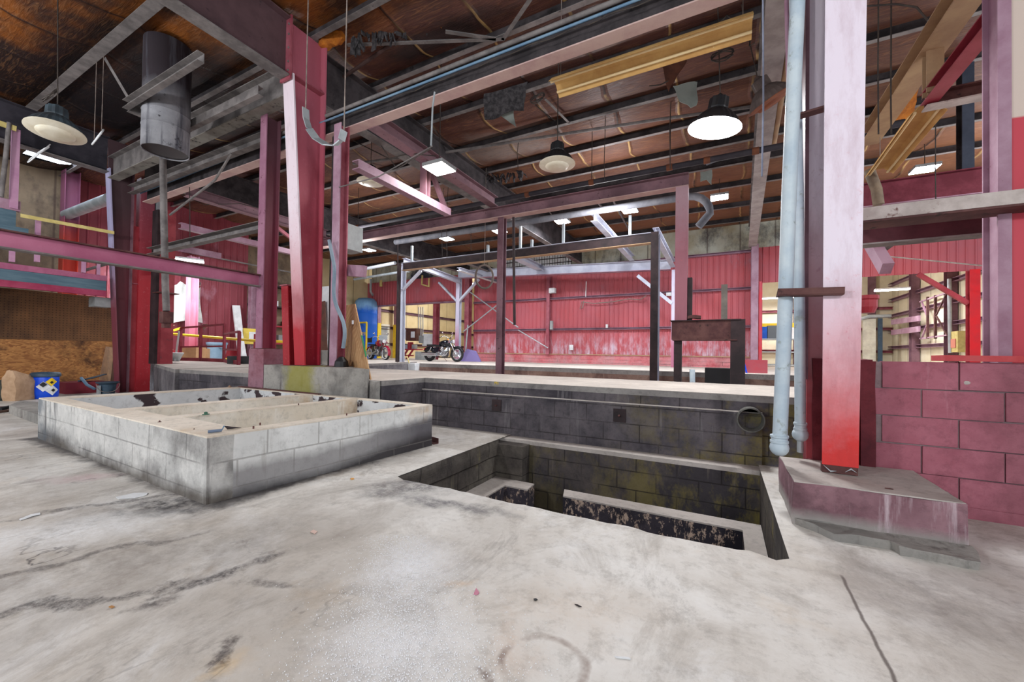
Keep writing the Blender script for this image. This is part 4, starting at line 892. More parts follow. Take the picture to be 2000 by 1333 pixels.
p = PY(325, 620, 3.58); b = MB(); b.box(p.x-.08, p.x+.08, 3.5, 3.66, p.z-.11, p.z+.1).bevel(.02).box(p.x-.06, p.x+.06, 3.53, 3.63, p.z-.2, p.z-.11); b.make('valve', RUSTB, t)
b = MB(); b.box(PY(300, 350, 4.6).x, PY(316, 350, 4.6).x, 4.58, 4.62, 2.9, 5.9); tag(b.make('sheet_panel', GALV), 'narrow grey ribbed sheet between the red box column and the drop pipe', 'panel')
def wpipe(pts, r, mat, label, name='pipe', n=10): 
    b = MB(); b.tube(pts, r, n); return tag(b.make(name, mat, smooth=50), label, name.replace('_', ' '))
Yp = 8.35
t = thing('fire_pipe', PY(700, 452, Yp), 'black fire pipe with rusty couplings running above the faded mauve beam', 'pipe')
za = (PY(1006, 383, Yp).z+PY(1400, 312, Yp).z)/2
b = MB(); b.tube([(-12, Yp, za), (.2, Yp, za), (2.5, Yp, za)], .055, 12); b.make('pipe', PIPED, t, 50)
b = MB()
ORU = mk('orange_rust', (126, 74, 48), (92, 58, 44))
for x in (700, 880, 1030, 1155, 1307, 1380, 1475): q = PY(x, 400, Yp); b = MB(); b.tube([(q.x-.055, Yp, za), (q.x+.055, Yp, za)], .064, 12); b.make('coupling', ORU, t, 50)
b = MB()
for x in (700, 1155, 1308): q = PY(x, 400, Yp); b.tube([(q.x, Yp, za), (q.x, Yp, 6.0)], .008, 6)
b.make('hanger_rod', CABLE, t)
q0, q1 = PY(1010, 434, 10), PY(1320, 391, 10); zz = (q0.z+q1.z)/2
pts = [(-9.8, 10, zz), (q1.x, 10, zz)]; c0 = PY(1345, 391, 10); pts += [(c0.x+.45*sin(a*pi/10), 10, zz-.45+.45*cos(a*pi/10)) for a in range(0, 6)]
pts.append(PY(1364, 443, 10))
wpipe(pts, .085, mk('grey_vent_pipe', (96, 98, 106), (124, 124, 130), (190, 190, 196), sc3=2, th3=.68), 'grey vent pipe running under the roof and bending down beside the faded red end post', 'overhead_pipe', 14)
wpipe([PZ(690, 320, 5.72), PZ(875, 297, 5.72), PZ(1100, 262, 5.72), PZ(1290, 233, 5.72), PZ(1480, 207, 5.72)], .03, SOOTL, 'long pale grey pipe under the roof passing behind the hanging lamps', 'roof_pipe')
wpipe([PZ(1380, 320, 5.4), PZ(1410, 308, 5.4), PZ(1450, 299, 5.4), PZ(1510, 290, 5.4)], .04, mk('dark_bent_pipe', (60, 60, 68), (90, 90, 98)), 'dark bent branch pipe beside the big lit lamp', 'branch_pipe')
wpipe([PZ(1550, 40, 5.1), PZ(1532, 150, 5.1), PZ(1510, 285, 5.1)], .05, TAN, 'dusty tan pipe alongside the pale scuffed rafter', 'roof_pipe')
wpipe([PY(640, 172, 4.6), PY(800, 62, 4.6), PY(960, -20, 4.6)], .028, mk('dark_brown_pipe', (60, 42, 40), (80, 58, 54)), 'dark brown pipe slanting below the torn insulation at the top', 'roof_pipe')
c = (PX(662, 330, -4.88).y)
pts = [PY(643, 470, 3.9), PY(650, 505, 3.86), PY(654, 525, 3.82), PY(651, 570, 3.8), PY(655, 595, 3.76), PY(672, 630, 3.72), PY(674, 655, 3.72), PY(670, 680, 3.74)]
sm = []
for i in range(len(pts)-1):
    for k in range(4): sm.append(pts[i].lerp(pts[i+1], k/4))
sm.append(pts[-1])
for _ in range(3): sm = [sm[0]]+[(sm[i-1]+sm[i]*2+sm[i+1])/4 for i in range(1, len(sm)-1)]+[sm[-1]]
wpipe(sm, .025, mk('flexible_grey_conduit', (112, 128, 142), (134, 148, 160)), 'bent blue-grey flexible conduit in front of the slim red crane column', 'flexible_conduit')
p0, p1 = PY(675, 445, 4.3), PY(693, 490, 4.3)
b = MB(); b.box(p0.x-.05, p1.x, 4.15, 4.45, p1.z, p0.z).bevel(.008, 1); t = tag(b.make('junction_box', GREYBOX), 'grey junction box behind the slim red crane column', 'junction box')
b = MB(); b.lathe([(.022, 0), (.022, .004)], (p1.x-.07, 4.15, p1.z+.09), Matrix.Rotation(pi/2, 3, 'X'), 12); b.make('knockout', BLACK, t)
p0, p1 = PY(676, 516, 4.2), PY(713, 545, 4.2)
b = MB(); b.bar((p0.x, 4.2, (p0.z+p1.z)/2+.03), (p1.x, 4.2, (p0.z+p1.z)/2-.02), .06, .17); b.bevel(.01, 1); tag(b.make('bracket_arm', MAUVE), 'mauve bracket arm with dark red end sticking out right of the slim red crane column', 'bracket')
# drain pipe in the platform wall and cover plates
p = PY(1465, 818, 4.62); t = thing('drain_pipe', p, 'big round drain pipe stub opening out of the black platform wall', 'pipe')
M_ = Matrix.Rotation(pi/2, 3, 'X') @ Matrix.Rotation(0, 3, 'Z')
b = MB(); b.lathe([(.112, -.1), (.12, .12), (.108, .122), (.1, .06), (.098, -.05), (.001, -.06)], p, M_, 28); b.make('pipe', mk('dirty_green_grey_pipe', (86, 86, 82), (112, 110, 104), (52, 50, 50)), t, 40)
b = MB(); b.lathe([(.001, -.04), (.097, -.04)], p, M_, 24); b.make('dark_bore', BLACK, t)
for (x, y, lab) in ((970, 792, 'square steel cover plate on the black platform wall, under the yellow mark'), (1210, 812, 'square steel cover plate on the black platform wall, left of the drain pipe')):
    p = PY(x, y, 4.64); t = thing('cover_plate', p, lab, 'plate'); b = MB(); b.box(p.x-.07, p.x+.07, 4.632, 4.646, p.z-.075, p.z+.075).bevel(.003, 1); b.make('plate', DARK, t)
    b = MB(); b.lathe([(.012, 0), (.012, .03), (.004, .035)], (p.x, 4.632, p.z), M_, 8); b.make('stud', RUSTB, t)
p0, p1 = PY(1352, 722, 6.6), PY(1357, 748, 6.6); b = MB(); b.tube([p0, p1-Z1*1.45], .04, 10); tag(b.make('stub_pipe', CONDB, smooth=50), 'leaning pale stub pipe sticking up from the trench by the header beam', 'pipe')
p = PY(1405, 735, 10.9); b = MB(); b.box(p.x-.3, p.x+.35, 10.4, 10.9, -.8, p.z+.2).bevel(.05); tag(b.make('trench_crate', BLACK), 'black crate down in the trench between the two dark posts', 'crate')
# ================================================================== LAMPS
def aim(d): return V(d).normalized().to_track_quat('Z', 'Y').to_matrix()
def highbay(c, R, up, hm, lm, label, rod=None, lit=False):
    t = thing('high_bay_lamp', c, label, 'lamp'); M = aim(up)
    b = MB(); b.lathe([(R*.98, 0), (R*1.0, .02*R), (R*.95, .1*R), (R*.8, .36*R), (R*.55, .62*R), (R*.36, .75*R)], c, M, 48, 1, .02); b.make('housing', hm, t)
    b = MB(); b.lathe([(R*.36, .74*R), (R*.38, .8*R), (R*.36, 1.2*R), (R*.2, 1.25*R), (R*.06, 1.4*R)], c, M, 20, 1, .06); b.make('ballast_cap', hm, t)
    b = MB(); b.lathe([(R*1.02, .04*R), (R*1.03, 0), (R*.86, -.05*R), (R*.66, -.09*R), (R*.6, -.17*R), (R*.45, -.21*R), (.001, -.23*R)], c, M, 40); b.make('lens', lm, t, 40)
    if rod: b = MB(); b.tube([V(c)+M@V((0, 0, 1.35*R)), rod], .007, 6); b.make('hanger_rod', CABLE, t)
    return t
def at(x, y, D): v = ray(x, y)*D; return V((v.x, v.y, v.z+H))
pl = at(109, 258, 5.4); highbay(pl, .285, (-.12, .05, 1), LAMPB, LENS, 'big ribbed blue-grey high bay lamp with yellowed lens, unlit, at the upper left', (pl.x-.1, pl.y, 6.0))
pl = at(1088, 322, 6.2); highbay(pl, .272, (0, 0, 1), BLACK, LENS, 'unlit black ribbed high bay lamp with cream lens on a thin rod, middle of roof', (pl.x, pl.y, 6.0))
pl = at(1395, 252, 4.6); highbay(pl, .275, (.16, -.05, 1), BLACK, emit('bright_lens', (255, 255, 255), 14), 'brightly lit high bay lamp hanging on the right', (pl.x, pl.y, 6.0)); LC = pl
pl = at(1505, 198, 5.4); highbay(pl, .27, (-.42, -.28, .8), mk('dark_rust_housing', (70, 60, 58), (96, 84, 80)), RUSTL, 'tilted rusty lamp with brown reflector hanging beside the pale scuffed rafter', (pl.x-.35, pl.y, 6.0))
pl = at(724, 356, 8.3); highbay(pl, .27, (0, 0, 1), BLACK, LENS, 'unlit high bay lamp with cream lens seen behind the mauve truss', (pl.x, pl.y, 6.0))
def flood(p, label, w=.34, mat=LED, energy=55, rod=True, size=(.34, .22), drop=.06):
    t = thing('flood_lamp', p, label, 'lamp', None)
    b = MB(); b.box(p.x-w/2, p.x+w/2, p.y-.2, p.y+.2, p.z, p.z+drop).bevel(.012, 1); b.make('housing', GREYBOX, t)
    b = MB(); b.box(p.x-w/2+.012, p.x+w/2-.012, p.y-.19, p.y+.19, p.z-.012, p.z); b.make('led_panel', mat, t)
    if rod: b = MB(); b.tube([p+Z1*drop, V((p.x, p.y, 6.0))], .008, 6); b.make('hanger_rod', CABLE, t)
    l = bpy.data.lights.new('lamp_light', 'AREA'); l.shape = 'RECTANGLE'; l.size, l.size_y = size; l.energy = energy; l.color = (.9, .95, 1)
    o = bpy.data.objects.new('lamp_light', l); COL.objects.link(o); o.location = p-Z1*.05
    return t
NM = ('leftmost, beside the slim red crane column', 'second from the left, above the hose ring', 'third, close behind the brown-purple middle post', 'fourth, above the dark gantry beam', 'fifth, next before the faded red end post', 'sixth, just past the faded red end post', 'rightmost, beyond the chalky red column')
for i, (x, y) in enumerate(((721, 489), (873, 467), (976, 452), (1098, 433), (1230, 412), (1405, 386), (1806, 331))):
    flood(PY(x, y, 12.3), 'small lit flood lamp of the far row, '+NM[i], w=.44, energy=95, size=(.4, .26))
pw = PX(858, 330, -4.28); flood(pw, 'warm lit square lamp fixed beside the mauve truss', .42, LEDW, 22, True)
def strip(p0, p1, label, en=40, w=.16):
    p0, p1 = V(p0), V(p1); t = thing('hanging_strip_lamp', (p0+p1)/2, label, 'lamp')
    b = MB(); b.bar(p0+Z1*.05, p1+Z1*.05, w, .05); b.make('housing', WHITE, t)
    for s in (-.25, .25):
        d = (p1-p0).normalized().cross(Z1)*w*s; b = MB(); b.tube([p0+d, p1+d], .018, 8); b.make('tube', TUBE, t, 60)
    l = bpy.data.lights.new('lamp_light', 'AREA'); l.shape = 'SQUARE'; l.size = .5; l.energy = en; l.color = (.93, .96, 1)
    o = bpy.data.objects.new('lamp_light', l); COL.objects.link(o); o.location = (p0+p1)/2-Z1*.08
s0 = at(346, 507, 12.6); strip(s0-V((.3, .6, 0)), s0+V((.3, .6, 0)), 'lit strip lamp in front of the left red ribbed wall', 45, .3)
s0 = at(312, 502, 12.2); s0 = s0-V((.55, 0, 0)); strip(s0-V((.25, .5, 0)), s0+V((.1, .2, 0)), 'lit strip lamp half hidden by the red box column on the left', 25, .25)
s0 = at(1742, 567, 15.5); strip(s0-V((.5, -.05, 0)), s0+V((.5, -.05, 0)), 'lit strip lamp hanging beyond the opening on the right', 80, .3)
s0 = at(1515, 583, 20); strip(s0-V((.9, 0, 0)), s0+V((.9, 0, 0)), 'lit strip lamp in the storage room behind the conduits', 80, .25)
s0 = PY(770, 560, 21); strip(V((-15, 20.5, 5.3)), V((-13.4, 20.5, 5.3)), 'added strip lamp out of view, lighting the back room beyond the left opening', 120, .25)  # added lamp, kept out of view behind the header
def reflector(p0, p1, label, w=.3, zh=6.0):
    p0, p1 = V(p0), V(p1); t = thing('fluorescent_reflector', (p0+p1)/2, label, 'lamp')
    d = (p1-p0).normalized(); r = d.cross(Z1).normalized()
    prof = [(-w/2, -.05), (-w*.28, .03), (-w*.2, .06), (w*.2, .06), (w*.28, .03), (w/2, -.05), (w/2-.006, -.05), (w*.26, .02), (w*.18, .05), (-w*.18, .05), (-w*.26, .02), (-w/2+.006, -.05)]
    b = MB(); b.sect(p0, p1, prof); b.make('reflector', REFL, t)
    for s in (-.09, .09): b = MB(); b.tube([p0+r*s*w/.3-Z1*.015, p1+r*s*w/.3-Z1*.015], .016, 8); b.make('tube', mk('dusty_tube', (214, 186, 136), (226, 204, 160)), t, 60)
    for k in (.04, .96):
        q = p0.lerp(p1, k); b = MB(); b.tube([q+Z1*.06, V((q.x, q.y, zh))], .005, 5); b.make('hanger_wire', WIRE, t)
a_, c_ = PY(1082, 168, 4.6), PY(1470, 44, 4.6); zm = (a_.z+c_.z)/2
reflector((a_.x, 4.6, zm), (c_.x, 4.6, zm), 'long unlit fluorescent fixture with yellowed reflector beside the long crane beam', .36)
reflector((2.05, 6.2, 3.93), (2.1, 8.0, 3.93), 'unlit fluorescent fixture with yellowed reflector below the tan truss on the right', .34, 4.45)
# ================================================================== LOOSE THINGS UNDER THE ROOF
t = thing('hanging_hoop', PY(632, 285, 3.2), 'half hoop of bent metal hanging from two rods in front of the big tapered column', 'hoop')
ra_, rb_ = PY(597, 212, 3.2), PY(672, 255, 3.2); m1, m2 = PY(612, 252, 3.2), PY(640, 284, 3.2)
pts = [ra_, PY(598, 232, 3.2), PY(604, 252, 3.2), PY(617, 270, 3.2), PY(636, 282, 3.2), PY(655, 284, 3.2), PY(667, 274, 3.2), rb_]
b = MB()
for i in range(len(pts)-1): b.bar(pts[i], pts[i+1], .09, .012, (0, -.5, 1) if 1 < i < 6 else (1, 0, .2))
b.make('band', GALV, t)
for p in (ra_, rb_): b = MB(); b.tube([p, V((p.x+.005, p.y, 6.05))], .008, 6); b.make('rod', WIRE, t)
t = thing('hanging_ring', PY(190, 270, 2.6), 'thin white ring hanging from two wires right of the upper left lamp', 'ring')
c0 = PY(191, 268, 2.6); b = MB(); b.tube([c0+V((.16*cos(a*pi/12), .05*sin(a*pi/12), .13*sin(a*pi/12+.3))) for a in range(24)], .011, 6, True); b.make('ring', WHITE, t, 60)
for s in (-.15, .15): b = MB(); b.tube([c0+V((s, 0, 0)), V((c0.x+s, c0.y, 6.0))], .005, 5); b.make('wire', WIRE, t)
t = thing('hose_ring', PY(946, 540, 9), 'dark hose ring hanging in front of the dark gantry beam', 'hose')
c0 = PY(946, 541, 9); b = MB(); b.tube([c0+V((.20*cos(a*pi/14)*.9, .15*cos(a*pi/14), .31*sin(a*pi/14))) for a in range(28)], .028, 8, True); b.make('hose', mk('grey_brown_hose', (96, 84, 78), (120, 106, 98)), t, 60)
b = MB(); b.tube([c0+Z1*.3, V((c0.x, c0.y, 6))], .006, 5); b.make('hanger_wire', WIRE, t)
wpipe([PY(1490, -60, 3.9), PY(1490, 0, 3.9), PY(1491, 200, 3.9), PY(1488, 345, 3.9)], .007, mk('pale_rope', (150, 156, 176), (120, 124, 140)), 'pale rope hanging in front of the scuffed rafter', 'hanging_rope')
wpipe([PY(849, 180, 4.0), PY(845, 210, 4.0), PY(842, 285, 4.0)], .012, GALV, 'thin bent grey conduit dropping from the long crane beam to the mauve truss', 'hanging_conduit')
wpipe([PY(845, 285, 4.4), PY(740, 345, 4.1), PY(662, 366, 3.9)], .009, SOOTL, 'thin grey rod slanting from the mauve truss to the slim red crane column', 'rod')
wpipe([PY(1003, 425, 7.7), PY(1004, 560, 7.7), PY(1005, 635, 7.7)], .03, DARK, 'dark pull rod hanging right of the brown-purple middle post', 'hanging_rod')
wpipe([PY(777, 458, 10.6), PY(777, 610, 10.6), PY(776, 715, 10.6)], .02, DARK, 'thin black pipe running up beside the left gantry post', 'pipe')
wpipe([PY(452, 300, 3.92), PY(420, 352, 3.92), PY(332, 420, 3.92)], .02, SOOTL, 'grey brace rod slanting under the pale channel beam on the left', 'hanging_rod')
def coil(c, r, n, mat, label, tilt=.5):
    b = MB(); pts = []
    for i in range(n*14): a = i*2*pi/14; rr = r*(1+.12*sin(i*.37)); pts.append(V(c)+V((rr*cos(a), rr*sin(a)*.5, rr*sin(a)*.8+.02*sin(i*.7))))
    b.tube(pts, .008, 5); return tag(b.make('hanging_cable_coil', mat, smooth=60), label, 'cable')
coil(at(1050, 192, 6.6), .12, 3, CABLE, 'small coil of cable hanging under the roof left of the middle lamp rod')
coil(at(1412, 108, 5.4), .13, 3, CABLE, 'coil of dark cable hanging under the roof below the yellowed fixture')
coil(at(76, 300, 6.5), .2, 2, WHITE, 'loose coil of white wire near the bright skylight at the left')
coil(at(98, 186, 5.6), .12, 3, CABLE, 'tangle of grey cable above the upper left lamp')
p = at(1445, 72, 5.3); t = thing('plug_fitting', p, 'white electrical plug fitting with black ball dangling near the scuffed rafter', 'plug'); b = MB(); b.bar(p, p+V((.1, 0, .09)), .05, .05).bar(p, p+V((-.05, 0, .06)), .05, .05); b.make('plug', WHITE, t); b = MB(); b.ball(p+V((-.09, 0, .08)), .045, 8); b.make('ball', BLACK, t, 60)
# torn insulation
def drape(name, pts, mat, label, th=.012, j=.03, cut=5, seed=1):
    b = MB(); b.prism([V(p) for p in pts], V((0, th, 0))); b.jit(j, 6, seed, cut); return tag(b.make(name, mat, smooth=40), label, 'insulation')
Yd = 6.5
drape('hanging_insulation', [at(946, 185, 7), at(1030, 160, 7), at(1022, 215, 7), at(985, 222, 7), at(962, 232, 7), at(946, 235, 7)], INSD, 'black flap of torn insulation hanging behind the long crane beam')
drape('hanging_insulation', [at(975, 222, 7.1), at(1000, 210, 7.1), at(1008, 250, 7.1)], FOILG, 'small pale torn foil scrap below the black insulation flap')
drape('hanging_insulation', [at(1292, 128, 6.5), at(1345, 80, 6.5), at(1340, 120, 6.5), at(1305, 178, 6.5)], BRN, 'brown fold of roof facing hanging left of the pale foil scrap')
drape('hanging_foil', [at(1312, 170, 6.3), at(1362, 158, 6.3), at(1360, 205, 6.3), at(1350, 211, 6.3), at(1328, 196, 6.3)], FOILG, 'pale grey-green torn foil scrap hanging under the roof')
drape('hanging_foil', [at(1367, 337, 9), at(1390, 333, 9), at(1391, 362, 9), at(1380, 350, 9), at(1368, 357, 9)], FOILG, 'small torn foil scrap hanging left of the right flood lamp')
b = MB()
for i in range(46):
    u = i/45; p = at(632+u*205, 82-u*86+random.uniform(-5, 5), 6.3); b.ball(p, .07+.05*random.random(), 5, (1.2, 1, .8))
b.jit(.04, 7, 3); tag(b.make('insulation_roll_edge', INSA), 'ragged amber fibre edge of torn roof insulation at the top', 'insulation', kind='stuff')
b = MB()
for i in range(90):
    u = random.random(); p = at(690+u*205, 70-u*66+random.uniform(-6, 22), 6.15); b.bar(p, p+V((random.uniform(-.05, .05), random.uniform(-.05, .05), -random.uniform(.06, .22))), .03+.05*random.random(), .02)
b.jit(.02, 9, 5); tag(b.make('charred_insulation', INSD), 'charred shreds of insulation hanging below the amber fibre edge', 'insulation', kind='stuff')
drape('hanging_insulation', [at(855, 5, 6.0), at(880, 3, 6.0), at(875, 38, 6.0), at(860, 55, 6.0)], INSA, 'single amber tuft of insulation hanging at the top of the roof', .03)
b = MB()
for i in range(60):
    u = random.random(); p = PZ(905+u*120, 350-u*14+random.uniform(-3, 6), 5.85); b.bar(p, p+V((random.uniform(-.08, .08), 0, -random.uniform(.05, .25))), .08*random.random()+.03, .02)
b.jit(.03, 7, 8); tag(b.make('charred_insulation', INSD), 'black shreds of insulation along the purlin left of the middle lamp', 'insulation', kind='stuff')
drape('hanging_batt', [at(1735, 175, 7.0), at(1795, 160, 7.0), at(1785, 235, 7.4), at(1735, 240, 7.4)], INSA, 'amber insulation batt exposed behind the tan truss')
for i, (x, y, x2, y2) in enumerate(((870, 66, 968, 80), (680, 92, 985, 80), (985, 80, 1040, 0))):
    z0 = 5.85; b = MB(); b.L(PZ(x, y, z0), PZ(x2, y2, z0), .06, .06); tag(b.make('roof_brace', SOOTL), ('grey roof brace meeting a node above the crane beam, %s' % ('short left piece', 'long left piece', 'right piece going up')[i]), 'brace')
for i, (x, y, x2, y2) in enumerate(((1063, 195, 1110, 242), (1180, 410, 1155, 380), (1240, 470, 1195, 385), (1060, 400, 1100, 450))):
    b = MB(); b.L(PZ(x, y, 5.84), PZ(x2, y2, 5.84), .05, .05); tag(b.make('roof_brace', SOOTL), 'short angle brace between two purlins, %s' % ('left of the middle lamp rod', 'above the fifth flood lamp', 'crossing the fifth flood lamp', 'left of the fourth flood lamp')[i], 'brace')
WL = (((370, 300), (371, 470), 4.2, 'beside the pale channel beam'), ((862, 430), (864, 500), 9.5, 'above the hose ring, first of two'), ((872, 428), (873, 505), 9.5, 'above the hose ring, second of two'), ((1180, 318), (1181, 352), 8.2, 'above the fire pipe near the end post'), ((1308, 255), (1309, 330), 8.2, 'beside the bright lit lamp'), ((920, 440), (920, 490), 10.5, 'between two far flood lamps'), ((1010, 300), (1012, 330), 8.2, 'below the black insulation shreds'), ((1715, 140), (1716, 262), 5.8, 'in front of the tan truss, longer one'), ((1740, 190), (1741, 262), 5.8, 'in front of the tan truss, shorter one'), ((1827, 340), (1828, 400), 8.5, 'below the rightmost flood lamp'))
for (a_, c_, yy, lab) in WL:
    p1 = PY(*c_, yy); b = MB(); b.tube([p1, PY(*a_, yy), V((p1.x, yy, 6.0))], .008, 5); tag(b.make('hanger_rod', CABLE), 'thin dark hanger rod '+lab, 'rod')
CL = (([(690, 275), (760, 310), (800, 300), (850, 305)], 5.2, 'slack dark cable near the peeling rafter'), ([(745, 285), (775, 330), (842, 290)], 4.6, 'slack brown cable beside the mauve truss'), ([(1045, 205), (1065, 222), (1084, 236)], 6.4, 'short slack cable by the small coil'), ([(1268, 168), (1290, 166), (1305, 158)], 6.3, 'black cable loop beside the brown fold of facing'), ([(1690, 12), (1750, 8), (1790, 14), (1812, 40)], 5.2, 'black cable looping at the top above the tan truss'), ([(330, 370), (400, 400), (470, 398), (520, 410)], 5.0, 'slack wire across the pink crane truss'), ([(1400, 50), (1420, 30), (1438, 45), (1444, 70)], 5.3, 'thin cable up to the white plug fitting'), ([(1468, 50), (1464, 90), (1474, 84)], 5.2, 'pale cable loop beside the scuffed rafter'))
for pts, yy, lab in CL: wpipe([PY(x, y, yy) for x, y in pts], .009, CABLE, lab, 'hanging_cable', 5)
for i, (x0, y0, x1, y1, z_) in enumerate(((1130, 12, 1132, 70, 5.88), (1030, 110, 1048, 128, 5.88), (1190, 175, 1200, 184, 5.88))): pass
# ================================================================== MEZZANINE AND LEFT SIDE
zt, zb = 2.70, 2.235
t = thing('mezzanine_edge', (XL, 1.5, zb), 'mezzanine deck edge of blue-grey timber between two mauve steel channels', 'deck')
b = MB(); b.C((XL, -3, zb+.06), (XL, 3.72, zb+.06), .1, .13, flip=-1); b.make('lower_channel', mk('mezzanine_red', (142, 44, 74), (158, 64, 92)), t)
b = MB(); b.box(XL-.08, XL-.02, -3, 3.72, zb+.125, zt-.12).jit(.003, 4, 1, 3); b.make('timber', WOODB, t)
b = MB(); b.C((XL, -3, zt-.06), (XL, 3.72, zt-.06), .1, .12, flip=-1); b.make('upper_channel', mk('mezzanine_mauve', (150, 78, 108), (168, 100, 128)), t)
b = MB(); b.box(-14.65, XL-.08, -3, 3.7, zt-.1, zt-.02); b.make('deck_boards', DARK, t)
zq = (PX(0, 467, -6.7).z+PX(500, 548, -6.7).z)/2
ibeam('long_mauve_beam', (-6.7, -2.5, zq), (-6.7, 3.8, zq), .13, .2, mk('berry_mauve_paint', (158, 84, 112), (174, 104, 130), (140, 60, 90), scale=1.2, th3=.64), SOOTL, 'long berry-mauve beam crossing in front of the mezzanine to the mauve post', mtop=RUSTB)
t = thing('stair_landing', (-12.4, 1.2, 3.4), 'blue-grey timber landing with mauve channel at the left edge above the deck', 'landing')
p0 = PX(40, 412, -12.3); p1 = PX(35, 455, -12.3)
b = MB(); b.box(-12.4, -12.3, -2, p0.y, p0.z-.02, p0.z+.18); b.make('channel', MAUVE, t)
b = MB(); b.box(-12.42, -12.32, -2, p0.y-.05, p0.z-.34, p0.z-.02); b.make('timber', WOODB, t)
b = MB(); b.box(-12.42, -12.25, -2, p0.y+.1, p0.z-.44, p0.z-.34); b.make('tread', WOODB, t)
b = MB(); b.box(-12.42, -12.34, -.6, -.5, 2.66, p0.z-.44); b.make('leg', WOODB, t)
def rp(x, yb, yt, X, w, mat, label):
    a_, c_ = PX(x, yb, X), PX(x, yt, X); b = MB(); b.box(X-w/2, X+w/2, a_.y-w/2, a_.y+w/2, a_.z, c_.z); return tag(b.make('rail_post', mat), label, 'post')
LIL = mk('lilac_rail_paint', (176, 128, 158), (190, 146, 172))
rp(26, 408, 252, -12.3, .1, LIL, 'lilac rail post at the left edge under the yellow strap end')
rp(72, 512, 430, -12.5, .07, LIL, 'lilac rail post on the mezzanine deck, right of the wall stain')
rp(23, 512, 488, -12.5, .07, LIL, 'lilac rail post at the left edge below the long mauve beam')
rp(163, 533, 510, -12.5, .06, LIL, 'lilac rail post on the mezzanine deck in front of the red ribbed wall, left one')
rp(192, 537, 512, -12.5, .05, LIL, 'lilac rail post on the mezzanine deck in front of the red ribbed wall, right one')
a_, c_ = PX(160, 530, -12.6), PX(222, 512, -12.6)
b = MB(); b.tube([a_, c_], .03, 8); tag(b.make('rail_tube', SOOTL), 'grey handrail tube leaning on the mezzanine near the left tapered column', 'rail')
a_, c_ = PX(40, 421, -12.2), PX(223, 455, -12.2)
b = MB(); b.bar(a_, c_, .01, .07); tag(b.make('yellow_strap', STRAP), 'pale yellow strap stretched from the landing to the left tapered column', 'strap')  # loose strap, not part of the railing
a_, c_ = PX(0, 241, -12.2), PX(32, 252, -12.2)
b = MB(); b.bar(a_-(c_-a_), c_, .02, .1); tag(b.make('yellow_strap', STRAP), 'short pale yellow bar on top of the leftmost lilac rail post', 'strap')
a_, c_ = PX(10, 245, -12.15), PX(2, 395, -12.15); b = MB(); b.tube([PX(18, 240, -12.2), PX(12, 300, -12.2), PX(2, 385, -12.2)], .035, 8); tag(b.make('grey_pole', SOOTL, smooth=50), 'grey pole leaning at the left edge beside the lilac rail post', 'pole')  # loose leaning pole, not part of the railing
b = MB(); b.I((-16.3, 4.05, 0), (-16.3, 4.05, 6), .35, .3, (0, 1, 0)); tag(b.make('orange_red_column', fadecol('orange_red_column_paint', (206, 74, 58), (140, 84, 110), 4.0, 4.7, (190, 110, 120))), 'orange and mauve column against the left wall above the mezzanine', 'column')
a_, c_ = PY(130, 420, 4.0), PY(215, 388, 4.0)
b = MB(); b.tube([a_, c_], .13, 12); tag(b.make('round_duct', GALV, smooth=50), 'shiny grey tube slanting in the gap left of the left tapered column', 'duct')
a_, c_ = PY(100, 355, 4.3), PY(188, 318, 4.3)
b = MB(); b.bar(a_, c_, .12, .12); tag(b.make('grey_strut', SOOTL), 'grey strut above the shiny tube at the left', 'beam')
# floor things at the left
pb = PZ(42, 783, 0)+V((-.16, .02, 0))
b = MB(); b.box(-.25, .25, -.13, .13, 0, .56); bmesh.ops.subdivide_edges(b.b, edges=b.b.edges[:], cuts=7, use_grid_fill=True)
for v_ in b.b.verts:
    k = v_.co.z/.56; v_.co.y *= (1.15-.75*max(0, k-.72)/.28) if k > .72 else 1.0+.25*sin(pi*k/.72)*.6
    v_.co.x *= 1+.06*sin(pi*k); v_.co.z *= 1+.12*v_.co.x/.25 if k > .6 else 1
b.jit(.03, 6, 4, 0, (1, 1, .4)).jit(.014, 16, 9, 0).jit(.008, 34, 2)
for v_ in b.b.verts: v_.co = Matrix.Rotation(-.95, 3, 'Z')@(V((v_.co.x*.84, v_.co.y*.8, v_.co.z*.94)))+pb
o = tag(b.make('paper_sack', PAPER, smooth=50), 'crumpled brown paper sack standing against the strand board wall', 'sack')
pd = PZ(96, 779, 0)-V((.16, .02, 0)); t = thing('chemical_drum', pd, 'blue plastic drum with dark lid and hazard diamonds beside the paper sack', 'drum')
b = MB(); b.lathe([(.17, 0), (.18, .01), (.19, .1), (.19, .44), (.18, .46)], pd, n=28); b.make('body', BLUEB, t, 50)
b = MB(); b.lathe([(.2, .44), (.215, .45), (.215, .5), (.19, .53), (.05, .54)], pd, n=28); b.make('lid', TEAL, t, 50)
dirc = (V((0, 0, 0))-V((pd.x, pd.y, 0))).normalized(); sd = Z1.cross(dirc)
def dia(u, z, s, mat, name, off=.0): 
    q = []
    for (du, dz) in ((-s, 0), (0, -s), (s, 0), (0, s)):
        a = (u+du)/.195; q.append(pd+(dirc*cos(a)+sd*sin(a))*(.197+off)+Z1*(z+dz))
    b = MB(); b.prism(q, dirc*.003); b.make(name, mat, t)
dia(-.03, .25, .105, WHITE, 'hazard_label'); dia(-.03+.115, .34, .09, YELL, 'hazard_label'); dia(.1, .17, .105, WHITE, 'hazard_label', .001)
dia(-.03, .29, .055, BLACK, 'pictogram', .004); dia(.115-.03, .33, .03, BLACK, 'pictogram', .004); dia(.11, .17, .035, BLACK, 'pictogram', .005)
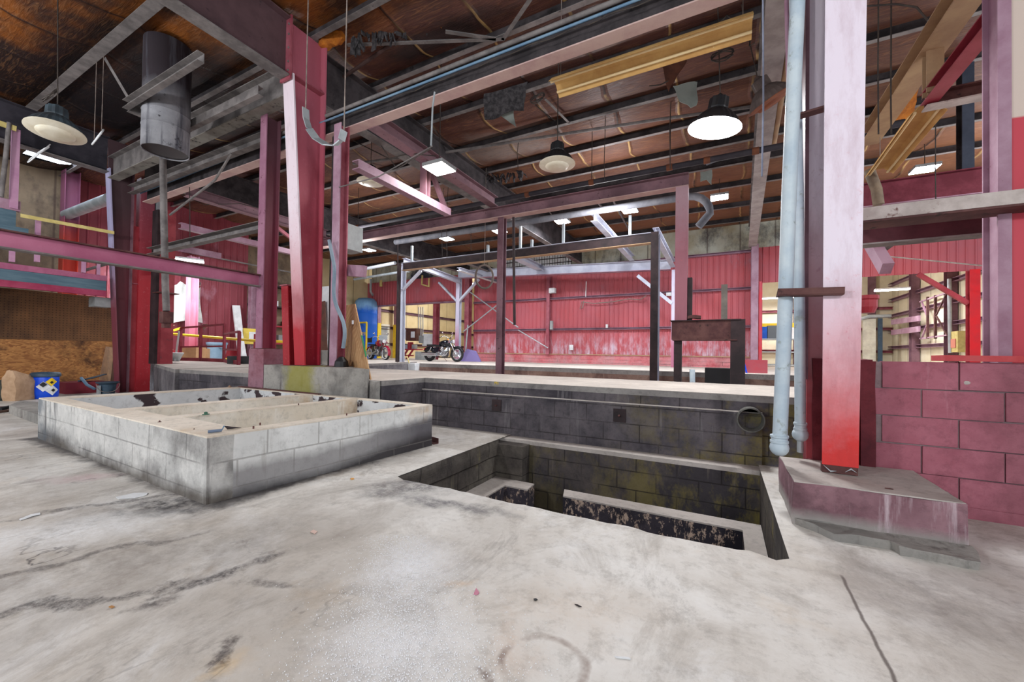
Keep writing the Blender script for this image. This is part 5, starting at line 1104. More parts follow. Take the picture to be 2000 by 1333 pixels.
pk = PZ(4, 782, 0); b = MB(); b.lathe([(.16, 0), (.17, .05), (.15, .3), (.1, .38), (.02, .4)], pk, n=16).jit(.02, 6); tag(b.make('dark_canister', mk('dirty_black_metal', (40, 42, 38), (70, 72, 64))), 'dirty dark canister at the left edge beside the paper sack', 'canister')
b = MB(); b.tube([PZ(0, 800, .03), PZ(25, 795, .05), PZ(38, 790, .06)], .035, 8); t = tag(b.make('hose', BLACK, smooth=60), 'black hose end lying on the slab in front of the paper sack', 'hose'); b = MB(); b.tube([PZ(38, 790, .06), PZ(42, 792, .055)], .042, 10); b.make('reflective_ring', YROPE, t)
b = MB(); b.tube([PZ(-10, 806, .02), PZ(14, 803, .02), PZ(26, 798, .02), PZ(14, 796, .02), PZ(-10, 797, .02)], .022, 8); tag(b.make('hose', mk('brown_hose', (96, 74, 66), (120, 94, 82)), smooth=60), 'brown hose loop lying on the floor at the left edge', 'hose')
pc = PZ(140, 770, 0)+V((-.3, .1, 0)); t = thing('red_crate', pc, 'dark red plastic crate against the strand board wall behind the tank', 'crate')
b = MB(); b.box(pc.x-.3, pc.x+.3, pc.y-.2, pc.y+.5, 0, .25).bevel(.02); b.make('body', mk('dark_red_plastic', (110, 30, 44), (134, 46, 58)), t)
b = MB(); b.bar(pc+V((-.05, .1, .26)), pc+V((.15, .5, .42)), .25, .03).jit(.03, 5, 2, 3); tag(b.make('grey_vice_plate', TEAL), 'slate-grey plastic scoop lying across the dark red crate', 'scoop')
b = MB(); b.tube([pc+V((.1, .1, .34)), pc+V((.45, .1, .2)), pc+V((.7, .15, .12))], .03, 8); tag(b.make('grey_hose', BLUEP, smooth=50), 'grey hose hanging over the front of the dark red crate', 'hose')
pk = PZ(205, 772, 0)+V((.3, -.05, 0)); t = thing('bucket', pk, 'slate-blue bucket with wide rim and wire handle beside the leaning board', 'bucket')
b = MB(); b.lathe([(.11, 0), (.14, .26), (.19, .29), (.19, .31), (.08, .32)], pk, n=20); b.make('body', TEAL, t, 40)
b = MB(); b.box(pk.x-.02, pk.x+.08, pk.y-.17, pk.y-.13, .02, .24); b.make('pale_panel', GALV, t)
b = MB(); b.tube(arc(pk+Z1*.27+dirc*.12, .18, pi, 2*pi, 10, (sd.x, sd.y, 0)), .006, 5); b.make('wire_handle', WIRE, t)
pz0, pz1 = PZ(200, 766, 0), PX(222, 680, -13.2)
b = MB(); b.bar(PX(205, 768, -13.5), PX(222, 680, -13.9), .03, .3, (0, 1, 0)); tag(b.make('leaning_board', BOARDW), 'weathered tan board leaning beside the left tapered column', 'board')
b = MB(); b.bar(PX(222, 768, -13.3), PX(232, 676, -13.6), .04, .15, (0, 1, 0)); tag(b.make('leaning_board', mk('dark_brown_board', (100, 72, 56), (80, 58, 48))), 'dark brown board leaning behind the weathered tan one', 'board')
b = MB(); b.box(-13.1, -12.75, 3.6, 3.9, 2.0, 2.22); tag(b.make('grey_box', GREYBOX), 'small grey box under the mezzanine by the left tapered column', 'box')  # plain grey box
# ================================================================== LEFT PLATFORM
def pt(x, yb): return PZ(x, yb, ZP)
RAILM = mk('dark_red_rail_paint', (112, 32, 44), (132, 48, 60), (90, 60, 70))
t = None
posts = [(352, 705, 641), (391, 706, 638), (437, 708, 634), (466, 713, 648)]
P3 = [(pt(x, yb), x, yt) for x, yb, yt in posts]
t = thing('guard_rail', P3[1][0], 'dark red pipe guard rail standing on the left platform in front of boxes and bin', 'railing')
tops = []
for i, (p, x, yt) in enumerate(P3):
    top = V((p.x, p.y, PY(x, yt, p.y).z)); tops.append(top); b = MB(); b.bar(p, top, .06, .06, (1, 0, 0)); b.make('post', RAILM, t)
for i in range(3):
    A, B = P3[i][0], P3[i+1][0]; TA, TB = tops[i], tops[i+1]
    if i == 2: TA = V((TA.x, TA.y, TB.z))
    b = MB(); b.bar(TA, TB, .05, .05); b.make('top_rail', RAILM, t)
    k = .42 if i < 2 else .45
    b = MB(); b.bar(A.lerp(TA, k), B.lerp(TB, k), .05, .05); b.make('mid_rail', RAILM, t)
    b = MB(); b.bar(A+Z1*.05, B+Z1*.05, .03, .1); b.make('toe_board', RAILM, t)
a_, c_ = PX(338, 653, -13.5), PX(552, 668, -9.5)
q0 = PY(338, 653, 6.2); q1 = PY(502, 666, 6.9); q2 = PY(553, 668, 7.2)
b = MB(); b.tube([q0, q1, q2], .04, 8); tag(b.make('yellow_rail', YELL, smooth=50), 'bright yellow pipe rail running across the left platform', 'rail')
q3 = PY(338, 646, 6.2); q4 = PY(354, 641, 6.4); b = MB(); b.bar(q3, q4, .06, .07); tag(b.make('yellow_rail', YELL), 'short yellow rail piece beside the dark red column', 'rail')
# tarp on wall
t = thing('tarp', (-16.3, 6.6, 2.2), 'off-white tarp hung on the left red ribbed wall behind the columns', 'tarp')
b = MB(); n = 24; mm = 10; gr = {}
for i in range(n+1):
    for j in range(mm+1):
        u, w = i/n, j/mm; x = 283+u*110
        y0 = 558+ (8 if u > .6 else 0)*sin(u*9); y1 = 629+6*sin(u*6)+4*u
        p = PX(x, y0+(y1-y0)*w, -16.45); p.x += .07*sin(u*17+w*2.4)*(.4+w)+.05*sin(u*41+w*5); p.z -= .08*sin(pi*u*2)*(1-w)
        gr[i, j] = b.b.verts.new(p)
for i in range(n):
    for j in range(mm): b.b.faces.new((gr[i, j], gr[i+1, j], gr[i+1, j+1], gr[i, j+1]))
b.make('sheet', CLOTH, t, 80)
for k in (.02, .4, .98): b = MB(); b.tube([gr[round(k*n), 0].co if False else PX(283+k*110, 558, -16.3), PX(283+k*110, 552, -16.5)], .02, 6); b.make('tie', WIRE, t)
b = MB(); b.I((-16.0, PX(372, 600, -16.1).y, ZP), (-16.0, PX(372, 600, -16.1).y, 4.2), .3, .25, (0, 1, 0)); tag(b.make('wall_column', fadecol('pink_wall_column', (206, 110, 130), (214, 160, 186), 1.2, 2.6, (190, 90, 110))), 'pale pink column against the left red ribbed wall, in front of the tarp', 'column')
b = MB(); b.I((-16.4, 9.1, ZP), (-16.4, 9.1, 3.9), .2, .25, (0, 1, 0)); tag(b.make('wall_column', MAUVE), 'mauve column at the right end of the left red ribbed wall', 'column')
def carton(x, yb, w, d, h, rz, label, opened=0, z=None, mat=CARD):
    p = pt(x, yb); 
    if z: p = V((p.x, p.y, z))
    t = thing('cardboard_box', p, label, 'box'); M = Matrix.Rotation(rz, 3, 'Z')
    b = MB(); b.box(-w/2, w/2, -d/2, d/2, 0, h); b.bevel(.01, 1)
    for v_ in b.b.verts: v_.co = M@v_.co+p
    b.make('body', mat, t)
    if opened:
        for s in (-1, 1):
            b = MB(); b.bar(p+M@V((0, s*d/2, h)), p+M@V((0, s*(d/2+.16), h+.08*opened)), w*.95, .008, (0, 0, 1)); b.make('flap', mat, t)
    else:
        b = MB(); b.box(-w/2-.002, w/2+.002, -.03, .03, h-.004, h+.003)
        for v_ in b.b.verts: v_.co = M@v_.co+p
        b.make('tape', STRAP, t)
carton(377, 704.5, .5, .42, .42, .5, 'closed cardboard box with a lid between two guard rail posts')
carton(359, 703.5, .34, .3, .2, .5, 'small pale cardboard box beside the lidded cardboard box')
carton(399, 704, .24, .2, .38, .8, 'narrow cardboard box with a black mark beside the pale blue bin')
carton(300, 708, .5, .4, .27, .6, 'open cardboard box at the bottom of the heap beside the drop pipe', 1)
carton(301, 706.5, .46, .4, .3, .9, 'tilted open cardboard box in the middle of the heap beside the drop pipe', 1, .98)
carton(302, 706, .5, .4, .36, .4, 'cardboard box near the top of the heap beside the drop pipe', 1, 1.31)
carton(308, 705.5, .34, .3, .2, .2, 'small cardboard box on top of the heap beside the drop pipe', 0, 1.69)
p = pt(423, 703); t = thing('trash_bin', p, 'pale blue plastic bin standing behind the guard rail', 'bin')
b = MB(); b.lathe([(.24, 0), (.29, .52), (.31, .53), (.32, .6), (.3, .61), (.28, .56), (.24, .1)], p, n=28); b.make('body', BINBL, t, 40)
b = MB(); b.box(p.x+.28, p.x+.36, p.y-.08, p.y+.08, .42+ZP, .51+ZP).bevel(.02); b.make('handle', BINBL, t)
pa_, pb_ = PX(473, 701, -16.3), PX(461, 597, -16.55)
b = MB(); b.bar(pa_, pb_, .06, .26, (0, 1, 0)); tag(b.make('white_board', WHITE), 'long white board leaning against the left red ribbed wall', 'board')
pb_ = PX(467, 640, -16.1); b = MB(); b.bar(PX(478, 703, -15.8), pb_, .05, .16, (0, 1, 0)); tag(b.make('white_board', WHITE), 'shorter white board standing in front of the long white one', 'board')
p = PX(386, 645, -16.3); b = MB(); b.bar(p-V((0, .2, .25)), p+V((0, .25, .2)), .06, .3, (1, 0, 0)); tag(b.make('wall_bracket', BRN), 'brown louvred piece tilted on the left wall above the guard rail', 'bracket')
p0, p1 = pt(455, 708), pt(484, 712); b = MB(); b.box(-.5, .5, -.2, .2, 0, .2).bevel(.04)
for v_ in b.b.verts: v_.co = Matrix.Rotation(.9, 3, 'Z')@v_.co+pt(491, 711)
tag(b.make('black_ramp', BLACK), 'black rubber block lying on the platform right of the guard rail', 'block')
p = pt(449, 706); b = MB(); b.tube([p+V((.1*cos(a), .14*sin(a*1.7), .05+.03*sin(a*3))) for a in [k*.5 for k in range(14)]], .035, 6); tag(b.make('yellow_sling', YROPE, smooth=60), 'small yellow sling lying by the foot of the guard rail', 'sling')
p = pt(342, 706); b = MB(); b.bar(p, p+V((-.3, .2, .9)), .04, .04).bar(p-V((.12, 0, 0)), p+V((.15, 0, .25)), .3, .02); tag(b.make('shovel', GALV), 'grey shovel leaning by the dark red column', 'shovel')
p = PX(0, 0, 1) if 0 else None
# storage wall seen between the left wall and the big column
sw = thing('storage_rack', (-17, 11, ZP), 'dark cluttered storage rack at the far left beyond the red ribbed wall', 'rack')
b = MB(); b.box(-17.8, -17.7, 9.1, 13, ZP, 5.5); b.make('back_panel', CW, sw)
for z in (1.3, 2.05, 2.9, 3.8): b = MB(); b.box(-17.7, -17.2, 9.3, 13, z, z+.06); b.make('shelf', DARK if z > 2.5 else RED, sw)
random.seed(3)
for i in range(16):
    y = 9.5+i*.22; z = (1.36, 2.11, 2.96)[i % 3]; w = random.uniform(.1, .2); h = random.uniform(.2, .5)
    b = MB(); b.box(-17.55, -17.3, y-w/2, y+w/2, z+.004, z+h).bevel(.02, 1)
    tag(b.make('shelf_can', random.choice([GREYBOX, WHITE, TEAL, RED, BRN])), 'small can or carton on the far left storage rack, %s from the left' % ORD[i % 13] if i < 13 else 'small can or carton on the far left storage rack, near its right end, %s one' % ORD[i-13], 'container', 'containers on the storage rack')
p = PX(494, 655, -16.2); b = MB(); b.box(-16.25, -16.2, p.y-.35, p.y+.45, p.z-.35, p.z+.25); t = tag(b.make('yellow_sign', mk('sign_yellow', (226, 200, 90))), 'yellow sign board with a white sheet at the right end of the left wall', 'sign'); b = MB(); b.box(-16.2, -16.19, p.y-.15, p.y+.15, p.z-.25, p.z+.12); b.make('white_sheet', WHITE, t)
b = MB(); b.bar(pt(497, 703), pt(497, 703)+Z1*.95, .06, .06, (1, 0, 0)); tag(b.make('red_rail_post', RAILM), 'dark red rail post standing left of the mauve post', 'post')
# plywood leaning on the big footing
pl0, pl1 = PY(726, 741, 3.84), PY(668, 716, 4.3)
t = thing('plywood_sheet', PY(700, 741, 3.9), 'stained plywood sheet leaning behind the slim red crane column', 'plywood')
A, B, C_, D_ = PY(724, 743, 3.9), PY(664, 714, 4.42), PY(664, 598, 4.5), PY(693, 594, 4.36)
b = MB(); b.prism([A, B, C_, D_], V((0, .02, 0))); b.make('sheet', PLY, t)
p = PY(689, 630, 4.19); b = MB(); b.box(p.x-.015, p.x+.015, 4.185, 4.195, p.z-.03, p.z+.03); b.make('label_sticker', WHITE, t)
b = MB(); b.bar(A+(D_-A)*.28+V((.005, 0, 0)), A+(D_-A)*.55+V((.005, 0, 0)), .02, .012); b.make('green_edge_mark', mk('green_mark', (50, 130, 80)), t)
b = MB(); b.lathe([(.1, 0), (.09, .08), (.04, .14), (.01, .15)], V((-4.93, 4.0, .832)), n=14); tag(b.make('black_cone', BLACK), 'black rubber lump on the footing behind the slim red crane column', 'rubber lump')
p0 = PY(628, 600, 5.2); b = MB(); b.box(p0.x-.02, PY(641, 600, 5.2).x, 5.2, 5.24, .7, PY(632, 560, 5.2).z); tag(b.make('white_sheet_board', WHITE), 'tall narrow white panel behind the big tapered column', 'panel')
b = MB(); b.bar(PY(634, 712, 5.1), PY(628, 590, 5.15), .2, .02, (0, 1, 0)); tag(b.make('wood_offcut', BRN), 'brown wood offcut leaning on the narrow white panel', 'board')
# ================================================================== MOTORCYCLES
def wheel(par, x, R, w, tm, white=False):
    M = Matrix.Rotation(pi/2, 3, 'X'); c = (x, 0, R)
    o = world(par); c = V(c)+o
    b = MB(); ang = [k*2*pi/8 for k in range(8)]; b.tube([c+V(((R-w*.5)*cos(k*2*pi/32), 0, (R-w*.5)*sin(k*2*pi/32))) for k in range(32)], w*.5, 10, True); t = b.make('tyre', tm, par, 60)
    if white:
        for s in (-1, 1):
            b = MB(); b.tube([c+V(((R-w*.62)*cos(k*2*pi/32), s*w*.42, (R-w*.62)*sin(k*2*pi/32))) for k in range(32)], w*.2, 6, True); b.make('white_wall', WHITEW, t, 60)
    b = MB(); b.tube([c+V(((R-w)*cos(k*2*pi/32), 0, (R-w)*sin(k*2*pi/32))) for k in range(32)], .022, 8, True); b.make('rim', CHROME, t, 60)
    b = MB()
    for k in range(18):
        a = k*2*pi/18; b.tube([c+V((.04*cos(a+.4), (.04 if k % 2 else -.04), .04*sin(a+.4))), c+V(((R-w)*cos(a), 0, (R-w)*sin(a)))], .005, 5)
    b.make('spokes', CHROME, t)
    b = MB(); b.lathe([(.045, -.07), (.05, 0), (.045, .07)], c, M, 16); b.make('hub', CHROME, t, 50)
    b = MB(); b.lathe([(.13, .085), (.13, .09)], c, Matrix.Rotation(pi/2, 3, 'X'), 24); b.make('brake_disc', ENGM, t)
def motorcycle(loc, rz, paint, label, white, wide, sissy):
    t = thing('motorcycle', (0, 0, 0), label, 'motorcycle')
    RF, RR, WB = .335, .32, 1.5; fx, rx = WB/2, -WB/2
    wheel(t, fx, RF, .11, TYRE, white); wheel(t, rx, RR, .15, TYRE, white)
    b = MB(); 
    for s in (-.1, .1): b.tube([V((fx, s, RF)), V((fx-.31, s, .86)), V((fx-.36, s, .98))], .026, 10)
    f = b.make('fork', CHROME, t, 50)
    b = MB(); b.box(fx-.4, fx-.28, -.14, .14, .84, .9).bevel(.015); b.make('fork_clamp', CHROME, f)
    # fenders
    def fender(cx, R, w, a0, a1, nm, mt, up=.02):
        b = MB(); prev = None
        for k in range(13):
            a = a0+(a1-a0)*k/12; ring = []
            for q in (-1, -.7, 0, .7, 1): ring.append(b.b.verts.new((cx+(R+up-.06*abs(q)**3)*cos(a), q*w, (R if 0 else RF if cx > 0 else RR)+(R+up-.06*abs(q)**3)*sin(a))))
            if prev:
                for j in range(4): b.b.faces.new((prev[j], prev[j+1], ring[j+1], ring[j]))
            prev = ring
        o = b.make(nm, mt, t, 60); mo = o.modifiers.new('thick', 'SOLIDIFY'); mo.thickness = .006
    fender(fx, RF+.02, .08, .3 if not wide else -.35, 2.3 if not wide else 2.9, 'front_fender', paint)
    fender(rx, RR+.03, .11, .35, 2.75, 'rear_fender', paint)
    # tank and seat
    b = MB(); b.lathe([(.02, -.34), (.11, -.28), (.16, -.1), (.17, .08), (.14, .24), (.02, .31)], (.12, 0, .80), Matrix.Rotation(pi/2, 3, 'Y')@Matrix.Diagonal((1.0, .85, 1)), 20); b.make('fuel_tank', paint, t, 70)
    b = MB(); b.box(-.55, -.12, -.13, .13, .66, .75); b.bevel(.035, 3); b.jit(.01, 6); s_ = b.make('seat', BLACK, t, 60)
    b = MB(); b.box(-.86, -.5, -.10, .10, .70, .77); b.bevel(.03, 3); b.make('pillion_pad', BLACK, s_, 60)
    if sissy:
        b = MB(); b.box(-.95, -.88, -.11, .11, .86, 1.08); b.bevel(.03, 3); q = b.make('backrest_pad', BLACK, t, 60)
        b = MB(); b.tube([V((-.86, -.11, .6)), V((-.92, -.11, 1.0)), V((-.92, .11, 1.0)), V((-.86, .11, .6))], .012, 6); b.make('backrest_bar', CHROME, q)
    # engine: two finned cylinders, cases, air cleaner
    b = MB()
    for ang, cx in ((.42, .2), (-.42, -.02)):
        M = Matrix.Rotation(ang, 3, 'Y')
        for k in range(7): b.lathe([(.085, .0), (.085, .014)], V((cx*.6+.05, 0, .40))+M@V((0, 0, .06+k*.03)), M, 14)
        b.lathe([(.07, .26), (.075, .3), (.05, .33)], V((cx*.6+.05, 0, .40)), M, 14)
    e = b.make('engine_cylinders', ENGM, t)
    b = MB(); b.lathe([(.14, -.15), (.16, -.1), (.16, .1), (.14, .15)], (.08, 0, .36), Matrix.Rotation(pi/2, 3, 'X'), 20).box(-.3, .05, -.13, .13, .25, .44); b.bevel(.015, 1); b.make('crankcase', ENGM, t)
    b = MB(); b.lathe([(.02, -.06), (.09, -.05), (.1, 0), (.02, .02)], (.06, -.2, .58), Matrix.Rotation(pi/2, 3, 'X'), 20); b.make('air_cleaner', CHROME, t, 50)
    b = MB(); b.box(-.42, -.2, -.14, .14, .42, .64).bevel(.02, 2); b.make('side_cover', BLKP, t)
    # exhausts
    for zz, x0, nm in ((.30, .3, 'exhaust'), (.36, .02, 'exhaust')):
        b = MB(); b.tube([V((x0-.05, -.1, .5)), V((x0+.06, -.17, .42)), V((x0-.02, -.2, zz)), V((-.2, -.2, zz-.02))], .028, 10); ex = b.make(nm, CHROME, t, 50)
        b = MB(); b.tube([V((-.2, -.2, zz-.02)), V((-1.05, -.2, zz+.01))], .05, 12, r2=.055); b.make('silencer', CHROME, ex, 50)
    # frame, shocks, bars, headlight, mirrors, signals
    b = MB()
    for s in (-.1, .1): b.tube([V((fx-.36, 0, .86)), V((.36, s, .5)), V((.3, s, .18)), V((-.3, s, .2)), V((-.4, s, .62)), V((-.2, s*.4, .74)), V((fx-.38, 0, .84))], .018, 8)
    b.make('frame', BLKP, t, 50)
    b = MB()
    for s in (-.15, .15): b.tube([V((rx+.02, s, RR)), V((rx+.2, s, .64))], .026, 8)
    b.make('rear_shocks', CHROME, t, 50)
    b = MB()
    for s in (-.14, .14): b.bar(V((-.22, s, .32)), V((rx, s, RR)), .03, .04)
    b.make('swing_arm', BLKP, t)
    b = MB(); b.tube([V((fx-.62, -.38, 1.08)), V((fx-.5, -.3, 1.14)), V((fx-.4, -.1, 1.05)), V((fx-.37, 0, 1.0)), V((fx-.4, .1, 1.05)), V((fx-.5, .3, 1.14)), V((fx-.62, .38, 1.08))], .014, 8); hb = b.make('handlebar', CHROME, t, 50)
    for s in (-1, 1):
        b = MB(); b.tube([V((fx-.56, s*.33, 1.12)), V((fx-.70, s*.42, 1.05))], .02, 8); b.make('grip', BLACK, hb)
        b = MB(); b.tube([V((fx-.5, s*.3, 1.13)), V((fx-.52, s*.34, 1.26))], .007, 6).ball(V((fx-.53, s*.36, 1.28)), .06, 8, (.35, 1, .7)); b.make('mirror', CHROME, hb, 60)
        b = MB(); b.ball(V((fx-.33, s*.22, .98)), .035, 8); b.make('turn_signal', mk('amber_lens', (236, 150, 50), bump=0), hb, 60)
    b = MB(); b.lathe([(.02, -.1), (.08, -.06), (.1, .04), (.1, .06)], (fx-.24, 0, .9), Matrix.Rotation(pi/2, 3, 'Y'), 20); hl = b.make('headlight', CHROME, t, 50)
    b = MB(); b.lathe([(.092, .06), (.001, .075)], (fx-.24, 0, .9), Matrix.Rotation(pi/2, 3, 'Y'), 20); b.make('lens', WHITE, hl)
    if wide:
        for s in (-.16, .16): b = MB(); b.lathe([(.02, -.06), (.06, -.03), (.065, .03)], (fx-.28, s, .84), Matrix.Rotation(pi/2, 3, 'Y'), 14); b.make('spot_lamp', CHROME, hl, 50)
        b = MB(); b.box(fx-.3, fx-.29, -.22, .22, .95, 1.2); b.make('windscreen', GALV, hl)
    b = MB(); b.box(rx-.32, rx-.26, -.05, .05, .52, .6).bevel(.015); b.make('tail_light', mk('red_lens', (206, 40, 60), bump=0), t)
    b = MB(); b.tube([V((-.1, .14, .22)), V((-.02, .3, .01))], .012, 6); b.make('side_stand', CHROME, t)
    t.location = loc; t.rotation_euler = (0, 0, rz); return t
pf, pr = PY(893, 708, 14.4), PY(839, 706.5, 14.4); c_ = (pf+pr)/2
motorcycle((c_.x, 14.4, ZF), .02, BLKP, 'black and chrome motorcycle parked on the far slab, front wheel to the right', False, False, False)
pf = PY(757, 707.5, 14.2)
motorcycle((pf.x-.68, 14.25, ZF), -.28, REDG, 'cherry red motorcycle with white-wall tyres half hidden by the plywood', True, True, True)
# ================================================================== BEYOND THE LEFT OPENING
pw_ = PY(713, 700, 16.2); t = thing('water_tank', (pw_.x, 16.2, ZF), 'tall blue water tank with yellow lettering beside the left opening', 'tank')
R = .62
b = MB(); b.lathe([(R, 0), (R, 1.9), (R*1.02, 1.95), (R, 2.0), (R, 2.5), (R*1.03, 2.54), (R, 2.58), (R, 3.0), (R*.92, 3.25), (R*.7, 3.4), (.1, 3.46)], (pw_.x, 16.2, ZF), n=36)
b.make('body', fadecol('blue_tank_shell', (24, 96, 200), (120, 164, 206), 3.3, 3.6, (30, 100, 200)), t, 40)
text('WATER', (pw_.x+.22, 16.2-R-.02, 2.0), .26, Matrix.Rotation(.25, 3, 'Z')@RX90, YELL, t, 'lettering')
p0 = pw_.x
t = thing('yellow_guard_frame', (p0+.7, 15.5, ZF), 'yellow pipe guard frame around the blue water tank', 'guard frame')
for x in (p0-.75, p0+.85): b = MB(); b.tube([V((x, 15.5, ZF)), V((x, 15.5, 2.62))], .05, 10); b.make('post', YELL, t, 50)
b = MB(); b.tube([V((p0-.75, 15.5, 2.62)), V((p0+.85, 15.5, 2.62))], .05, 10); b.make('top_rail', YELL, t, 50)
y0, y1 = PX(738, 640, -18.75).y, PX(762, 640, -18.75).y; zt_ = PX(745, 633, -18.75).z
b = MB(); b.box(-18.8, -18.75, y0, y1, ZF, zt_); o = struct(b.make('door_1', mk('off_white_door', (226, 222, 206), (210, 206, 190)))); b = MB(); b.box(-18.75, -18.74, (y0+y1)/2-.3, (y0+y1)/2+.3, 2.0, 2.6); b.make('notice', GREYBOX, o)
for y_, lab in ((y0-.25, 'left'), (y1+.25, 'right')):
    b = MB(); b.box(-18.6, -18.35, y_-.14, y_+.14, ZF, zt_+.0); t = tag(b.make('door_bollard', YELL), 'yellow door guard post, %s of the off-white door in the back room' % lab, 'post'); b = MB(); b.box(-18.58, -18.37, y_-.12, y_+.12, zt_, zt_+1.6); b.make('upper_post', MAUVE, t)
p = PY(737, 608, 18.2); b = MB(); b.box(p.x-.14, p.x+.14, 18.2, 18.4, p.z-.12, p.z+.12); t = tag(b.make('sign_box', STRAP), 'small tan box with a red-orange face above the left door guard post', 'box'); b = MB(); b.box(p.x, p.x+.13, 18.19, 18.2, p.z-.06, p.z+.1); b.make('red_face', mk('orange_red_face', (226, 90, 60)), t)
def wallbox(x0, y0, x1, y1, Y, mat, name, label, cat, d=.25, par=None):
    a_, c_ = PY(x0, y0, Y), PY(x1, y1, Y); b = MB(); b.box(a_.x, c_.x, Y, Y+d, c_.z, a_.z); b.bevel(.01, 1)
    return tag(b.make(name, mat), label, cat)
Yb = 17.6
t = wallbox(793, 642, 813, 666, Yb, BRN, 'brown_cabinet', 'brown cabinet with a white notice standing on the red workbench', 'cabinet', .5)
a_, c_ = PY(803, 648, Yb), PY(810, 660, Yb); b = MB(); b.box(a_.x, c_.x, Yb-.02, Yb, c_.z, a_.z); b.make('notice', WHITE, t)
wallbox(785, 644, 793, 664, 18.0, WHITE, 'notice_sign', 'white notice board left of the brown cabinet', 'board', .05)
wallbox(825, 653, 847, 676, 17.8, WHITE, 'whiteboard', 'white board with pale blue top edge behind the black motorcycle', 'board', .06)  # a plain whiteboard
wallbox(818, 656, 825, 671, 17.7, GREYBOX, 'meter_box', 'grey meter box right of the brown cabinet', 'box', .2)
t = thing('workbench', PY(803, 705, Yb), 'red steel workbench with crossed legs under the brown cabinet', 'workbench')
a_, c_ = PY(787, 682, Yb), PY(815, 684, Yb)
b = MB(); b.box(a_.x, c_.x, Yb-.3, Yb+.5, a_.z-.06, a_.z); b.make('top', RED, t)
b = MB(); b.bar((a_.x+.1, Yb-.2, ZF), (a_.x+.6, Yb-.2, a_.z), .08, .08, (0, 1, 0)); b.make('leg', RED, t)
b = MB(); b.bar((c_.x-.6, Yb-.2, ZF), (c_.x-.1, Yb-.2, a_.z), .08, .08, (0, 1, 0)); b.make('leg', RED, t)
b = MB(); b.bar((a_.x+.1, Yb-.2, ZF+.2), (c_.x-.1, Yb-.2, ZF+.2), .07, .07); b.make('stretcher', RED, t)
for i, (x, mt, h, lab) in enumerate(((790, TEAL, .3, 'dark slate tool case'), (795, GALV, .25, 'small grey tin'), (801, RED, .4, 'red machine'), (809, GREYBOX, .25, 'grey can'))):
    q = PY(x, 682, Yb); b = MB(); b.box(q.x-.1, q.x+.1, Yb-.1, Yb+.15, a_.z+.004, a_.z+h).bevel(.03, 2); tag(b.make('bench_item', mt), lab+' standing on the red workbench', 'tool')
p0, p1 = PY(811, 687, 16.2), PY(834, 706, 16.2); b = MB(); b.box(p0.x, p1.x, 16.2, 16.9, ZF, p0.z).bevel(.03); tag(b.make('grey_tote', GREYBOX), 'pale grey tote behind the rear wheel of the black motorcycle', 'tote')
p0, p1 = PY(797, 700, 11.3), PY(812, 724, 11.3); b = MB(); b.box(p0.x, p1.x, 11.25, 11.5, -.5, ZF+.0); tag(b.make('white_block', WHITE), 'white-painted concrete block at the far slab edge right of the left gantry post', 'block')
wpipe([PY(795, 696, 11.4), PY(798, 706, 11.3), PY(801, 716, 11.3), PY(799, 722, 11.3)], .02, STRAP, 'tan hose hanging over the far slab edge by the left gantry post', 'hose')
b = MB(); b.I((-14.1, YW+.6, ZF), (-14.1, YW+.6, 5), .2, .3, (0, 1, 0)); 
tag(b.make('door_frame_post', REDF), 'dark red post in the left opening behind the brown cabinet', 'post')
for i, x in enumerate((818, 822, 826)):
    wpipe([PY(x, 600, 17.98), PY(x, 668, 17.98)], .03, GALV, 'grey vertical conduit above the meter box, %s of three' % ('left', 'middle', 'right')[i], 'conduit')
# things on the red wall
wallbox(1072, 563, 1083, 572, YW-.45, WHITE, 'emergency_wall_lamp', 'white twin emergency light on the wall post of the red back wall', 'lamp', .2)
wallbox(1183, 634, 1187, 641, YW-.2, WHITE, 'outlet_box', 'small white outlet box on the red back wall girt, left of the black post', 'box', .1)
wallbox(1112, 674, 1119, 684, YW-.15, WHITE, 'outlet_box', 'white outlet plate low on the red back wall', 'box', .08)
wallbox(1074, 627, 1079, 644, YW-.35, GREYBOX, 'grey_box', 'grey switch box on the wall post of the red back wall', 'box', .1)
wallbox(1301, 572, 1311, 578, YW-.2, WHITE, 'outlet_box', 'white junction box on the girt by the right rear gantry post', 'box', .1)
wpipe([PY(x, y, YW-.2) for x, y in ((1140, 588), (1138, 602), (1133, 604), (1136, 590), (1160, 593), (1195, 590), (1230, 584), (1250, 586), (1262, 578))], .02, WIRE, 'loose white cable strung along the red back wall under the upper girt', 'hanging_cable', 6)
wpipe([PY(1145, 550, YW-.15), PY(1144, 580, YW-.15)], .02, WHITE, 'short white conduit with round box on the red back wall', 'conduit', 6)
wpipe([PY(1012, 645, YW-.32), PY(1070, 680, YW-.32)], .025, GALV, 'pale brace rod slanting down the red back wall to the wall post', 'brace_rod', 6)  # plain brace rods, not rails
wpipe([PY(917, 570, YW-.58), PY(978, 615, YW-.5), PY(1012, 640, YW-.4)], .03, GALV, 'pale brace rod slanting behind the brown-purple middle post, falling right', 'brace_rod', 6)
wpipe([PY(975, 593, YW-.62), PY(905, 648, YW-.66)], .03, GALV, 'pale brace rod slanting behind the middle post, falling left', 'brace_rod', 6)
wpipe([PY(914, 635, YW-.5), PY(908, 702, YW-.55)], .035, GALV, 'grey crowbar leaning on the red back wall beside the black motorcycle', 'bar', 6)
b = MB(); p = PY(915, 706, 15.6); b.prism([V((p.x-.6, 15.6, ZF)), V((p.x+.7, 15.6, ZF)), V((p.x+.2, 15.9, ZF+.5)), V((p.x-.3, 15.9, ZF+.6))], V((0, .05, 0))); tag(b.make('purple_sheet', mk('dull_violet', (124, 110, 160))), 'dull violet sheet leaning behind the front wheel of the black motorcycle', 'sheet')
